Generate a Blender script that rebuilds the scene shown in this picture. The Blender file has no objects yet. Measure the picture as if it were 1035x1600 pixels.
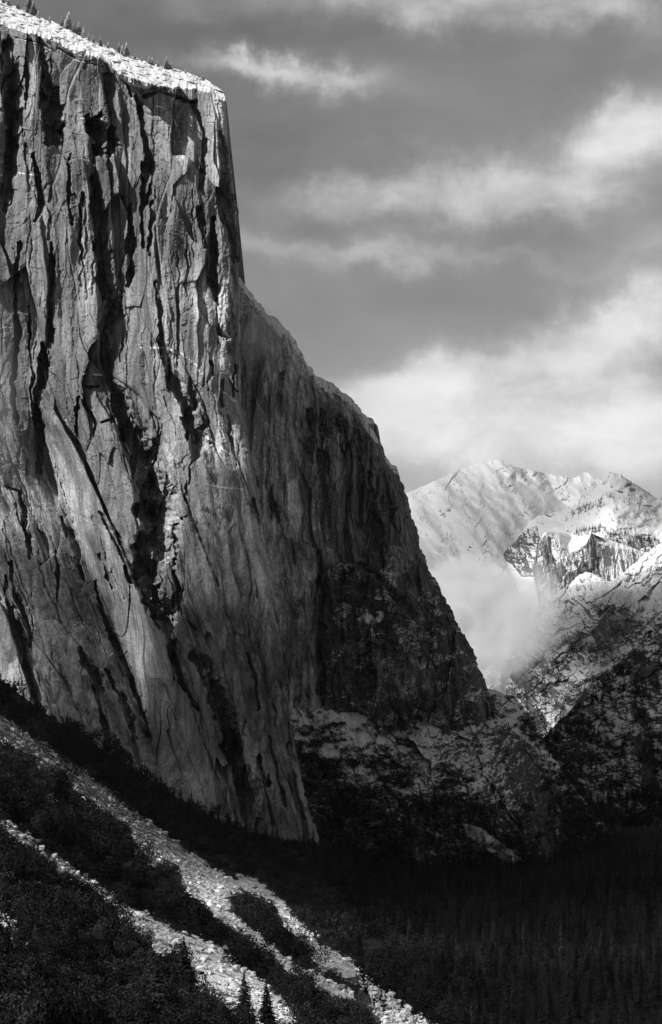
import bpy, math, random
import numpy as np
from mathutils import Vector

random.seed(7)
RNG = np.random.default_rng(7)
R = math.radians
SC = bpy.context.scene
COL = SC.collection

# ------------------------------------------------------------------ camera
F_PX, CU, CV, HORIZON = 4000.0, 517.5, 800.0, 1100.0     # lens and horizon of the 1035 x 1600 photograph
PITCH = math.atan((HORIZON - CV) / F_PX)
cam = bpy.data.cameras.new('camera')
cam.sensor_fit = 'VERTICAL'
cam.sensor_height = 24.0
cam.lens = 24.0 * F_PX / 1600.0
cam.clip_start = 1.0
cam.clip_end = 80000.0
camo = bpy.data.objects.new('camera', cam)
COL.objects.link(camo)
camo.location = (0, 0, 0)
camo.rotation_euler = (math.pi / 2 + PITCH, 0, 0)
SC.camera = camo

# ------------------------------------------------------------------ render + exposure
SC.view_settings.view_transform = 'Standard'
SC.view_settings.look = 'None'
SC.view_settings.gamma = 1.0
SC.view_settings.exposure = 0.0
SC.render.engine = 'CYCLES'
SC.cycles.use_denoising = True
try:
    SC.cycles.denoiser = 'OPENIMAGEDENOISE'
except Exception:
    pass
SC.cycles.max_bounces = 4
SC.cycles.diffuse_bounces = 2
SC.cycles.volume_bounces = 3
SC.cycles.transparent_max_bounces = 8

# ------------------------------------------------------------------ sun (from the upper left, behind the camera)
SUN_AZ, SUN_EL = -130.0, 38.0        # degrees clockwise from straight ahead; elevation
sd = Vector((math.sin(R(SUN_AZ)) * math.cos(R(SUN_EL)), math.cos(R(SUN_AZ)) * math.cos(R(SUN_EL)), math.sin(R(SUN_EL))))
sun = bpy.data.lights.new('sun', 'SUN')
sun.energy = 5.0
sun.angle = R(0.5)
sun.color = (1.0, 1.0, 1.0)
suno = bpy.data.objects.new('sun', sun)
COL.objects.link(suno)
suno.rotation_euler = sd.to_track_quat('Z', 'Y').to_euler()
suno.location = (0, 0, 3000)


# ------------------------------------------------------------------ node helpers
class NT:
    def __init__(s, tree):
        s.t = tree
        s.t.nodes.clear()

    def n(s, typ, **kw):
        x = s.t.nodes.new(typ)
        for k, v in kw.items():
            setattr(x, k, v)
        return x

    def put(s, sock, v):
        if hasattr(v, 'is_linked') or isinstance(v, bpy.types.NodeSocket):
            s.t.links.new(v, sock)
        else:
            sock.default_value = v

    def m(s, op, a, b=None, c=None, clamp=False):
        x = s.n('ShaderNodeMath', operation=op, use_clamp=clamp)
        s.put(x.inputs[0], a)
        if b is not None: s.put(x.inputs[1], b)
        if c is not None: s.put(x.inputs[2], c)
        return x.outputs[0]

    def vm(s, op, a, b=None):
        x = s.n('ShaderNodeVectorMath', operation=op)
        s.put(x.inputs[0], a)
        if b is not None: s.put(x.inputs[1], b)
        return x.outputs[0]

    def noise(s, vec, scale, detail=4, rough=0.55, dist=0.0):
        x = s.n('ShaderNodeTexNoise')
        s.put(x.inputs['Vector'], vec)
        x.inputs['Scale'].default_value = scale
        x.inputs['Detail'].default_value = detail
        x.inputs['Roughness'].default_value = rough
        x.inputs['Distortion'].default_value = dist
        return x.outputs['Fac']

    def rng(s, v, a, b, c=0.0, d=1.0, smooth=True):
        x = s.n('ShaderNodeMapRange', interpolation_type='SMOOTHSTEP' if smooth else 'LINEAR')
        s.put(x.inputs[0], v)
        s.put(x.inputs[1], a); s.put(x.inputs[2], b); s.put(x.inputs[3], c); s.put(x.inputs[4], d)
        return x.outputs[0]

    def mix(s, f, a, b):
        x = s.n('ShaderNodeMix', data_type='FLOAT')
        s.put(x.inputs[0], f); s.put(x.inputs[2], a); s.put(x.inputs[3], b)
        return x.outputs[0]


# ------------------------------------------------------------------ world: black-and-white sky with clouds
world = bpy.data.worlds.new('World')
SC.world = world
world.use_nodes = True
w = NT(world.node_tree)
sky = w.n('ShaderNodeTexSky', sky_type='NISHITA')
sky.sun_disc = False
sky.sun_elevation = R(SUN_EL)
sky.sun_rotation = R(SUN_AZ)
sky.air_density = 1.0
sky.dust_density = 0.6
sky.altitude = 1300.0
sep = w.n('ShaderNodeSeparateColor')
w.put(sep.inputs[0], sky.outputs[0])
red = sep.outputs[0]                       # red-filtered black and white film: a darker clear sky
tc = w.n('ShaderNodeTexCoord')
dirv = tc.outputs['Generated']
sx = w.n('ShaderNodeSeparateXYZ')
w.put(sx.inputs[0], dirv)
az = w.m('ARCTAN2', sx.outputs[0], sx.outputs[1])
el = w.m('ARCSINE', sx.outputs[2])
wn1 = w.noise(dirv, 18.0, 6, 0.6)
wn2 = w.noise(w.vm('ADD', dirv, (3.1, 1.7, 0.4)), 18.0, 6, 0.6)
U_ = w.m('ADD', w.m('MULTIPLY_ADD', az, 4000.0, 517.5), w.m('MULTIPLY', w.m('SUBTRACT', wn1, 0.5), 260.0))
V_ = w.m('ADD', w.m('MULTIPLY_ADD', el, -4000.0, 1100.0), w.m('MULTIPLY', w.m('SUBTRACT', wn2, 0.5), 200.0))
# cloud banks: centre u, v, half sizes, slope, brightness
BANKS = [
    (700, 5, 420, 40, 0.05, .28), (930, 45, 200, 34, 0.0, .14), (330, 30, 160, 40, 0, .10),
    (455, 128, 150, 24, 0.06, .40), (400, 120, 70, 14, 0, .15),
    (1010, 215, 110, 60, -.3, .60), (860, 300, 280, 44, 0, .32), (560, 290, 160, 44, 0, .24), (1060, 90, 120, 60, 0, .10),
    (520, 385, 200, 26, 0, .28), (830, 388, 120, 10, 0.1, .10), (1040, 380, 90, 40, 0, .16),
    (985, 490, 100, 56, -.15, .66), (900, 560, 130, 44, -.1, .28), (700, 570, 150, 46, -.2, .38), (640, 590, 80, 40, 0, .2),
    (800, 660, 420, 64, 0, .50), (1000, 640, 120, 60, 0, .2), (850, 720, 500, 60, 0, .30),
]
acc = None
for (bu, bv, su, sv, sl, br) in BANKS:
    du = w.m('MULTIPLY', w.m('SUBTRACT', U_, float(bu)), 1.0 / su)
    dv = w.m('SUBTRACT', w.m('SUBTRACT', V_, float(bv)), w.m('MULTIPLY', w.m('SUBTRACT', U_, float(bu)), float(sl)))
    dv = w.m('MULTIPLY', dv, 1.0 / sv)
    g = w.m('POWER', 2.718, w.m('MULTIPLY', w.m('ADD', w.m('MULTIPLY', du, du), w.m('MULTIPLY', dv, dv)), -1.0))
    g = w.m('MULTIPLY', g, br)
    acc = g if acc is None else w.m('ADD', acc, g)
st = w.vm('MULTIPLY', dirv, (1.0, 1.0, 2.6))
wisp = w.noise(st, 30.0, 5, 0.55, 0.3)
wide = w.noise(w.vm('MULTIPLY', dirv, (1.0, 1.0, 2.0)), 9.0, 5, 0.55)
puff = w.noise(w.vm('MULTIPLY', dirv, (1.0, 1.0, 1.5)), 26.0, 9, 0.56, 0.25)
fld = w.m('ADD', acc, w.m('MULTIPLY', w.m('MULTIPLY', w.m('SUBTRACT', puff, .5), 1.25), w.rng(acc, .0, .35, .15, 1.0)))
dens = w.m('ADD', w.m('MULTIPLY', w.rng(fld, .0, .70, .0, .66), .72), w.m('MULTIPLY', acc, .36))
dens = w.m('MULTIPLY', dens, w.rng(wisp, .3, .7, .82, 1.18, False))
dens = w.m('ADD', dens, w.rng(wide, .38, .72, 0.0, .12, False))
clear = w.m('MULTIPLY', red, 0.80)
CLOUDV = 9.6
skyval = w.m('ADD', w.m('MULTIPLY', clear, w.m('SUBTRACT', 1.0, w.m('MINIMUM', dens, 1.0))), w.m('MULTIPLY', dens, CLOUDV))
comb = w.n('ShaderNodeCombineColor')
for i in range(3): w.put(comb.inputs[i], skyval)
bg = w.n('ShaderNodeBackground')
w.put(bg.inputs[0], comb.outputs[0])
bg.inputs[1].default_value = 0.10
wo = w.n('ShaderNodeOutputWorld')
w.put(wo.inputs[0], bg.outputs[0])


# ------------------------------------------------------------------ geometry helpers
def P(u, v, D):
    """world point seen at photo pixel (u, v) and D metres ahead"""
    u = np.asarray(u, float); v = np.asarray(v, float); D = np.asarray(D, float)
    a = (u - CU) / F_PX
    b = (CV - v) / F_PX
    cp, sp = math.cos(PITCH), math.sin(PITCH)
    y = cp - b * sp
    z = sp + b * cp
    return np.stack([a / y * D, D + 0 * a, z / y * D], -1)


TAB = np.random.default_rng(11).random((8, 256, 256)).astype(np.float32)
GA = (np.random.default_rng(12).random((256, 256)) * 2 * np.pi).astype(np.float32)
GX, GY = np.cos(GA), np.sin(GA)


def pn(x, y, seed=0):
    x = np.asarray(x, np.float32) + seed * 37.31; y = np.asarray(y, np.float32) + seed * 17.77
    x0 = np.floor(x); y0 = np.floor(y)
    fx = x - x0; fy = y - y0
    ix = x0.astype(np.int32) & 255; iy = y0.astype(np.int32) & 255
    ix1 = (ix + 1) & 255; iy1 = (iy + 1) & 255
    u = fx * fx * fx * (fx * (fx * 6 - 15) + 10); v = fy * fy * fy * (fy * (fy * 6 - 15) + 10)
    n00 = GX[ix, iy] * fx + GY[ix, iy] * fy
    n10 = GX[ix1, iy] * (fx - 1) + GY[ix1, iy] * fy
    n01 = GX[ix, iy1] * fx + GY[ix, iy1] * (fy - 1)
    n11 = GX[ix1, iy1] * (fx - 1) + GY[ix1, iy1] * (fy - 1)
    a = n00 + u * (n10 - n00); b = n01 + u * (n11 - n01)
    return (a + v * (b - a)) * 1.5


def fbm(x, y, o=5, seed=0, g=0.5, ridged=False):
    s = 0; a = 1.0; t = 0
    for i in range(o):
        n = pn(x * 2 ** i, y * 2 ** i, seed + i * 3)
        if ridged: n = 1 - 2 * np.abs(n)
        s = s + a * n; t += a; a *= g
    return s / t


def cells(x, y, seed=0):
    """jittered cells: returns F1, F2, random of the cell, offset (dx, dy) from the cell's centre"""
    x = np.asarray(x, np.float32) + seed * 5.3; y = np.asarray(y, np.float32) + seed * 9.1
    x0 = np.floor(x).astype(np.int32); y0 = np.floor(y).astype(np.int32)
    f1 = np.full(x.shape, 9.0, np.float32); f2 = f1.copy()
    rr = np.zeros_like(f1); r2 = rr.copy(); r3 = rr.copy(); ox = rr.copy(); oy = rr.copy()
    for dx in (-1, 0, 1):
        for dy in (-1, 0, 1):
            cx = x0 + dx; cy = y0 + dy
            hx = cx & 255; hy = cy & 255
            px = x - (cx + TAB[0][hx, hy]); py = y - (cy + TAB[1][hx, hy])
            d = np.sqrt(px * px + py * py)
            c = d < f1
            f2 = np.where(c, f1, np.minimum(f2, d))
            rr = np.where(c, TAB[2][hx, hy], rr); r2 = np.where(c, TAB[3][hx, hy], r2); r3 = np.where(c, TAB[4][hx, hy], r3)
            ox = np.where(c, px, ox); oy = np.where(c, py, oy)
            f1 = np.where(c, d, f1)
    return f1, f2, rr, r2, r3, ox, oy


def sstep(x, a, b):
    t = np.clip((x - a) / (b - a), 0, 1)
    return t * t * (3 - 2 * t)


def inpoly(u, v, poly):
    inside = np.zeros(np.shape(u), bool)
    n = len(poly)
    for i in range(n):
        x1, y1 = poly[i]; x2, y2 = poly[(i + 1) % n]
        if y1 == y2: continue
        c = ((y1 > v) != (y2 > v)) & (u < (x2 - x1) * (v - y1) / (y2 - y1) + x1)
        inside ^= c
    return inside


def sm(u, pts, r=16.0):
    """a skyline smoothed so that the slope below it has no creases"""
    x = np.arange(-600, 2200, 2.0)
    y = np.interp(x, [p[0] for p in pts], [p[1] for p in pts])
    k = np.exp(-.5 * (np.arange(-30, 31) * 2.0 / r) ** 2)
    return np.interp(u, x, np.convolve(np.pad(y, 30, mode='edge'), k / k.sum(), 'valid'))


def curve(pts, n, jit=0.0, seed=0, fr=0.09):
    pts = np.array(pts, float)
    seg = np.hypot(*np.diff(pts, axis=0).T)
    s = np.concatenate([[0], np.cumsum(seg)])
    t = np.linspace(0, s[-1], n)
    x = np.interp(t, s, pts[:, 0]); y = np.interp(t, s, pts[:, 1])
    if jit:
        k = np.clip(np.minimum(t, s[-1] - t) / 30, 0, 1)
        x = x + k * jit * fbm(t * fr, t * 0 + 1.3, 5, seed, .6)
        y = y + k * jit * fbm(t * fr, t * 0 + 7.7, 5, seed + 5, .6)
    return np.stack([x, y], -1)


def tfi(top, right, bottom, left):
    """grid between four edge curves (top/bottom left->right, left/right top->bottom)"""
    nc, nr = len(top), len(left)
    s = np.linspace(0, 1, nc)[None, :, None]; t = np.linspace(0, 1, nr)[:, None, None]
    T, B, L, Rr = top[None], bottom[None], left[:, None], right[:, None]
    return ((1 - t) * T + t * B + (1 - s) * L + s * Rr
            - ((1 - s) * (1 - t) * top[0] + s * (1 - t) * top[-1] + (1 - s) * t * bottom[0] + s * t * bottom[-1]))


def groove(u, v, pts, depth_k=1.3, base=1.5, jit=1.0, tail=1.6):
    """relative depth of a cleft traced as (u, v, width) points, in pixels: a sharp left lip, a floor, and a
    right-hand wall that ramps back out over tail widths"""
    pts = np.array(pts, float)
    out = np.zeros(u.shape, np.float32)
    m = pts[:, 2].max() * (1 + tail) + 8
    sel = (u > pts[:, 0].min() - m) & (u < pts[:, 0].max() + m) & (v > pts[:, 1].min() - m) & (v < pts[:, 1].max() + m)
    if not sel.any(): return out
    uu = u[sel]; vv = v[sel]
    sd0 = int(pts[0, 0] * 7 + pts[0, 1]) % 50
    uu = uu + jit * (2.6 * pn(uu * .02, vv * .045, 3 + sd0) + 1.6 * pn(uu * .06, vv * .08, 4) + .6 * pn(uu * .2, vv * .2, 5))
    bl = cells(uu / 11, vv / 24, 5)
    b2 = cells(uu / 5, vv / 10, 6)
    uu = uu + jit * ((bl[2] - .5) * np.minimum(3.5, 1.0 + m * .08) + (b2[2] - .5) * 1.2)
    wn = 1 + jit * .5 * (bl[3] - .5) + jit * .55 * pn(vv * .03, uu * .02, 60 + sd0) + jit * .12 * pn(vv * .12, uu * .08, 61)
    best = np.zeros(uu.shape, np.float32)
    for a, b in zip(pts[:-1], pts[1:]):
        ab = b[:2] - a[:2]; L2 = max((ab ** 2).sum(), 1e-6)
        t = np.clip(((uu - a[0]) * ab[0] + (vv - a[1]) * ab[1]) / L2, 0, 1)
        dx, dy = uu - a[0] - t * ab[0], vv - a[1] - t * ab[1]
        d = np.hypot(dx, dy)
        wd = ((a[2] + t * (b[2] - a[2])) * .5 + .3) * wn
        right = (dx > 0) & (np.abs(dx) > .5 * np.abs(dy))
        x = d / wd
        prof = np.where(right, 1 - np.clip((x - .55) / (tail + .25), 0, 1), 1 - sstep(x, .75, 1.1))
        best = np.maximum(best, prof * (2 * wd * depth_k + base) * np.clip(wd / 1.2, 0, 1))
    out[sel] = best
    return out


def ramp(u, v, edge, h, L, soft=3.0):
    """slab standing out by h px at its right edge, sinking back over L px to the left; edge ordered by v"""
    e = np.array(edge, float)
    eu = np.interp(v, e[:, 1], e[:, 0]) + 2.0 * pn(v * .04, u * .01, 8)
    k = sstep(v, e[0, 1] - 25, e[0, 1] + 25) * (1 - sstep(v, e[-1, 1] - 40, e[-1, 1] + 25))
    d = eu - u
    prof = np.where(d >= 0, np.clip(1 - d / L, 0, 1), np.clip(1 + d / soft, 0, 1))
    return h * k * prof


def make_mesh(name, verts, faces, mat=None, parent=None, attrs=None, smooth=False):
    me = bpy.data.meshes.new(name)
    verts = np.ascontiguousarray(verts, np.float32).reshape(-1, 3)
    me.vertices.add(len(verts)); me.vertices.foreach_set('co', verts.ravel())
    if isinstance(faces, np.ndarray):
        nf, k = faces.shape
        me.loops.add(nf * k); me.loops.foreach_set('vertex_index', faces.ravel().astype(np.int32))
        me.polygons.add(nf)
        me.polygons.foreach_set('loop_start', (np.arange(nf) * k).astype(np.int32))
        me.polygons.foreach_set('loop_total', np.full(nf, k, np.int32))
    else:
        me.from_pydata(verts.tolist(), [], faces)
    if attrs:
        for k, a in attrs.items():
            at = me.attributes.new(k, 'FLOAT', 'POINT')
            at.data.foreach_set('value', np.ascontiguousarray(a, np.float32).ravel())
    me.update(calc_edges=True)
    me.polygons.foreach_set('use_smooth', np.full(len(me.polygons), smooth, bool))
    if mat: me.materials.append(mat)
    o = bpy.data.objects.new(name, me)
    COL.objects.link(o)
    if parent: o.parent = parent
    return o


def grid_faces(nr, nc):
    i = np.arange(nr * nc).reshape(nr, nc)
    return np.stack([i[:-1, :-1], i[1:, :-1], i[1:, 1:], i[:-1, 1:]], -1).reshape(-1, 4)


def tag(o, label, cat=None, kind=None, group=None):
    o['label'] = label
    if cat: o['category'] = cat
    if kind: o['kind'] = kind
    if group: o['group'] = group
    return o


def sheet(name, G, D, mat, attrs, back=None, side=None, foot=None, smooth=False, slant=0.0):
    """surface over the pixel grid G at depths D; continues backwards over the skyline (back) and round its
    right-hand edge (side), so that it is a solid landform and not a screen"""
    V = P(G[..., 0], G[..., 1], D)
    A = dict(attrs)
    if side:
        cols = [V]
        ex = {k: [a] for k, a in A.items()}
        for (dx, dy, dz) in side:
            cols.append(V[:, -1:] + np.array([dx, dy, dz], float))
            for k in A: ex[k].append(A[k][:, -1:])
        V = np.concatenate(cols, 1); A = {k: np.concatenate(a, 1) for k, a in ex.items()}
    if back:
        rows = []
        ex = {k: [] for k in A}
        for (dy, dz) in back[::-1]:
            rw = V[:1] + np.array([0, dy, dz], float)
            if slant: rw[..., 0] = V[:1, :, 0] * (V[:1, :, 1] + dy) / V[:1, :, 1] + slant * dy
            if dz < -1500: rw[..., 2] = -260
            rows.append(rw)
            for k in A: ex[k].append(A[k][:1])
        V = np.concatenate(rows + [V], 0); A = {k: np.concatenate(ex[k] + [A[k]], 0) for k in A}
    if foot is not None:
        rw = V[-1:].copy(); rw[..., 2] = foot
        V = np.concatenate([V, rw], 0); A = {k: np.concatenate([a, a[-1:]], 0) for k, a in A.items()}
    o = make_mesh(name, V, grid_faces(*V.shape[:2]), mat, None, A, smooth)
    return o


def facet(U, V, cw, ch, amp, tl, seed, ang=0.0):
    ca, sa = math.cos(ang), math.sin(ang)
    q = U * ca + V * sa; p = -U * sa + V * ca
    wx = q / cw + .35 * pn(q / cw * .9, p / ch * 1.7, seed) + .12 * pn(q / cw * 3, p / ch * 5, seed + 1)
    wy = p / ch + .45 * pn(q / cw * .8, p / ch * .9, seed + 2)
    f1, f2, a, b, c, ox, oy = cells(wx, wy, seed + 3)
    return amp * (a - .5) + tl * (b - .5) * 2 * ox - tl * .8 * (c - .35) * oy + amp * .12 * (1 - sstep(f2 - f1, 0, .06))


# ------------------------------------------------------------------ materials
def attr(t, name):
    x = t.n('ShaderNodeAttribute', attribute_name=name)
    return x.outputs['Fac']


def rock_mat(name, lo=.13, hi=.30, stain=.7, streak=1.0, unit=1.0, snow_al=.82, dark_al=.025, bump=1.0, snow_noise=.3, speck=0.0):
    m = bpy.data.materials.new(name)
    m.use_nodes = True
    t = NT(m.node_tree)
    geo = t.n('ShaderNodeNewGeometry')
    pos = t.vm('MULTIPLY', geo.outputs['Position'], (1.0 / unit,) * 3)
    wob = t.noise(pos, .012, 3)
    posw = t.vm('ADD', pos, t.vm('MULTIPLY', t.n('ShaderNodeCombineXYZ').outputs[0], (0, 0, 0)))
    sv = t.vm('MULTIPLY', pos, (1.0, 1.0, .09))
    s1 = t.noise(sv, .035, 5, .6, .5)
    s2 = t.noise(sv, .16, 4, .6, .3)
    big = t.noise(pos, .006, 4, .55)
    fine = t.noise(pos, .30, 5, .65)
    base = t.mix(t.rng(big, .35, .65), lo, hi)
    base = t.m('MULTIPLY', base, t.rng(s1, .37, .63, 1 - .5 * streak, 1 + .45 * streak, False))
    base = t.m('MULTIPLY', base, t.rng(s2, .37, .63, 1 - .35 * streak, 1 + .3 * streak, False))
    base = t.m('MULTIPLY', base, t.rng(fine, .36, .64, .72, 1.28, False))
    st = t.noise(t.vm('MULTIPLY', pos, (1.0, 1.0, .045)), .075, 5, .65, .2)
    stm = t.m('MULTIPLY', t.rng(st, .50, .62), t.rng(t.noise(pos, .009, 3), .42, .58))
    base = t.mix(t.m('MULTIPLY', stm, stain), base, .05)
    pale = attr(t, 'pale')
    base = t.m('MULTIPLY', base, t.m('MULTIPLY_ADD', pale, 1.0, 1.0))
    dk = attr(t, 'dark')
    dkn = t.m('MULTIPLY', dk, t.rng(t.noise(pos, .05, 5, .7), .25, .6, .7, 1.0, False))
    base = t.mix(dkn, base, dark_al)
    nz = t.n('ShaderNodeSeparateXYZ'); t.put(nz.inputs[0], geo.outputs['True Normal'])
    nzz = t.m('ABSOLUTE', nz.outputs[2])
    sn = attr(t, 'snow')
    sno = t.noise(pos, .11, 5, .65)
    sno2 = t.noise(pos, .6, 3, .6)
    thr = t.m('MULTIPLY_ADD', sn, -1.0, 1.08)
    val = t.m('ADD', t.m('SUBTRACT', nzz, thr), t.m('MULTIPLY', t.m('SUBTRACT', sno, .5), snow_noise * 2))
    val = t.m('ADD', val, t.m('MULTIPLY', t.m('SUBTRACT', sno2, .5), snow_noise))
    sm = t.rng(val, -.04, .06)
    sm = t.m('MULTIPLY', sm, t.m('GREATER_THAN', sn, .02))
    al = t.mix(sm, base, snow_al)
    col = t.n('ShaderNodeCombineColor')
    for i in range(3): t.put(col.inputs[i], al)
    b = t.n('ShaderNodeBump')
    b.inputs['Strength'].default_value = .9
    b.inputs['Distance'].default_value = 1.6 * unit * bump
    hgt = t.m('ADD', t.noise(t.vm('MULTIPLY', pos, (1.0, 1.0, .35)), .22, 6, .7), t.m('MULTIPLY', s2, .6))
    t.put(b.inputs['Height'], t.m('MULTIPLY', hgt, t.mix(sm, 1.0, .25)))
    p = t.n('ShaderNodeBsdfPrincipled')
    t.put(p.inputs['Base Color'], col.outputs[0])
    t.put(p.inputs['Normal'], b.outputs[0])
    p.inputs['Roughness'].default_value = .85
    p.inputs['Specular IOR Level'].default_value = .15
    out = t.n('ShaderNodeOutputMaterial')
    t.put(out.inputs[0], p.outputs[0])
    return m


def plain_mat(name, lo, hi, scale, rough=.9, per_object=0.0, bump=0.0, spec=.1):
    m = bpy.data.materials.new(name)
    m.use_nodes = True
    t = NT(m.node_tree)
    geo = t.n('ShaderNodeNewGeometry')
    n = t.noise(geo.outputs['Position'], scale, 4, .65)
    v = t.rng(n, .32, .68, lo, hi, False)
    oi = t.n('ShaderNodeObjectInfo')
    if per_object:
        v = t.m('MULTIPLY', v, t.rng(oi.outputs['Random'], 0.0, 1.0, 1 - per_object, 1 + per_object, False))
    rl = t.n('ShaderNodeAttribute', attribute_name='tint')
    v = t.m('MULTIPLY', v, t.m('ADD', rl.outputs['Fac'], 1.0))
    col = t.n('ShaderNodeCombineColor')
    for i in range(3): t.put(col.inputs[i], v)
    p = t.n('ShaderNodeBsdfPrincipled')
    t.put(p.inputs['Base Color'], col.outputs[0])
    p.inputs['Roughness'].default_value = rough
    p.inputs['Specular IOR Level'].default_value = spec
    if bump:
        b = t.n('ShaderNodeBump')
        b.inputs['Distance'].default_value = bump
        t.put(b.inputs['Height'], n)
        t.put(p.inputs['Normal'], b.outputs[0])
    out = t.n('ShaderNodeOutputMaterial')
    t.put(out.inputs[0], p.outputs[0])
    return m


M_CLIFF = rock_mat('granite_cliff', .17, .36, .85, .8)
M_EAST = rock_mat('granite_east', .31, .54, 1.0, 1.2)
M_SLOPE = rock_mat('granite_slope', .07, .13, .4, .5, snow_noise=.45)
M_FARROCK = rock_mat('granite_far', .12, .24, .4, .6, unit=2.5, snow_noise=.4, snow_al=.8)
M_DOME = rock_mat('granite_dome', .2, .36, .4, .6, unit=2.5, snow_noise=.2, snow_al=.8, dark_al=.1)
M_FARSNOW = rock_mat('granite_snow', .16, .28, .3, .5, unit=4.0, snow_noise=.22, snow_al=.84, bump=.5)
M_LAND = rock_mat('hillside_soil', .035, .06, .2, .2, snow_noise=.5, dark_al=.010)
M_SCREE = plain_mat('scree_stone', .32, .88, .35, per_object=.2, bump=.3)
M_BOULDER = plain_mat('boulder_stone', .22, .48, .4, per_object=.15, bump=.3)
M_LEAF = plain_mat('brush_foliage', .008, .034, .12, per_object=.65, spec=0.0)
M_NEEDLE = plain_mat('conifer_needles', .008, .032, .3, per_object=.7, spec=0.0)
M_FROST = plain_mat('frosted_needles', .5, .9, .5, per_object=.3)
M_BARK = plain_mat('bark', .04, .08, .8)

# ------------------------------------------------------------------ the main cliff
RIM = [(-80, -16), (0, 36), (20, 46), (60, 56), (100, 72), (140, 84), (172, 98), (186, 122), (214, 138), (250, 138),
       (290, 136), (330, 144), (352, 158), (365, 175)]
SKY1 = [(-80, -48), (0, 0), (40, 16), (70, 30), (110, 44), (150, 66), (195, 84), (240, 100), (290, 112), (325, 126), (347, 141), (354, 156)]
NOSE = [(354, 156), (358, 230), (364, 280), (371, 330), (373, 390), (375, 440), (376, 560), (379, 640), (390, 700), (400, 750),
        (412, 830), (424, 900), (437, 980), (446, 1060), (456, 1130), (468, 1200), (482, 1262), (494, 1292), (500, 1320)]
NOSE_V = np.array(NOSE, float)


SLAB = [(84, 640), (118, 700), (150, 770), (182, 840), (206, 900), (216, 925), (246, 960), (262, 1000), (266, 1060), (210, 1060), (170, 960), (140, 880), (100, 780), (70, 690)]


def cliff_depth(u, v):
    rim = np.interp(u, [p[0] for p in RIM], [p[1] for p in RIM]) + 3.0 * pn(u * .06, v * 0, 2) + 2.5 * pn(u * .2, v * 0, 3)
    nu = np.interp(v, NOSE_V[:, 1], NOSE_V[:, 0])
    d = nu - u
    k = .14 + .24 * np.clip(d / 150, 0, 1)
    q = u - k * np.clip(v - 600, 0, None) - 15 * pn(u * .012, v * .004, 9)
    # overall form: prow at the right, face running back to the left, foot flaring forwards
    z = 3400 + .16 * d
    z -= 210 * sstep(v, 520, 1350) + 40 * sstep(v, 900, 1350)
    z += 14 * np.exp(-np.clip(d, 0, None) / 9.0) + 16 * np.exp(-np.clip(d, 0, None) / 1.8)
    z += 18 * np.exp(-((q - 205) / 26.0) ** 2) * sstep(v, 90, 260) * (1 - sstep(v, 480, 620))
    z += 24 * np.exp(-((q - 12) / 20.0) ** 2) * (1 - sstep(v, 240, 420))
    z += 16 * fbm(q * .011, v * .0035, 3, 21)
    z += 7 * pn(q * .045, v * .006, 22)
    # exfoliation slabs at four sizes
    r = 0
    for i, (cw, ch, amp, tl) in enumerate([(92, 300, 26, 42), (40, 125, 13, 21), (14, 52, 3.2, 4.8), (5.5, 17, 1.0, 1.6)]):
        wx = q / cw + .22 * pn(q / cw * .9, v / ch * 1.2, 30 + i) + .07 * pn(q / cw * 3, v / ch * 4, 34 + i)
        wy = v / ch + .45 * pn(q / cw * .8, v / ch * .9, 40 + i)
        f1, f2, a, b, c, ox, oy = cells(wx, wy, 50 + i)
        act = .25 + .85 * sstep(pn(q / cw * .3, v / ch * .6, 300 + i), -.1, .4) if i > 0 else 1.0
        r = r + act * (amp * (a - .5) + tl * (b - .5) * 2 * ox - tl * .45 * (c - .4) * oy)
        r = r + act * amp * .10 * (1 - sstep(f2 - f1, 0, .05))
    slabm = inpoly(u, v, SLAB)
    z += r * (1 - .35 * sstep(v, 620, 720)) * np.where(slabm, .45, 1.0)
    z += 1.2 * fbm(q * .13, v * .012, 4, 61, .6) + .9 * fbm(q * .2, v * .12, 4, 65, .6) + 3.4 * sstep(fbm(q * .012, v * .010, 3, 66), -.1, .3) * fbm(q * .10, v * .07, 5, 67, .65)
    # horizontal seams and small roofs
    hs = pn(q * .008, v * .055, 70) + .4 * pn(q * .05, v * .16, 71)
    z += (1.4 * sstep(np.abs(hs), .0, .04) - 1.4) * (pn(q * .03, v * .02, 72) > .1)
    return z, q, rim, d


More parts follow.
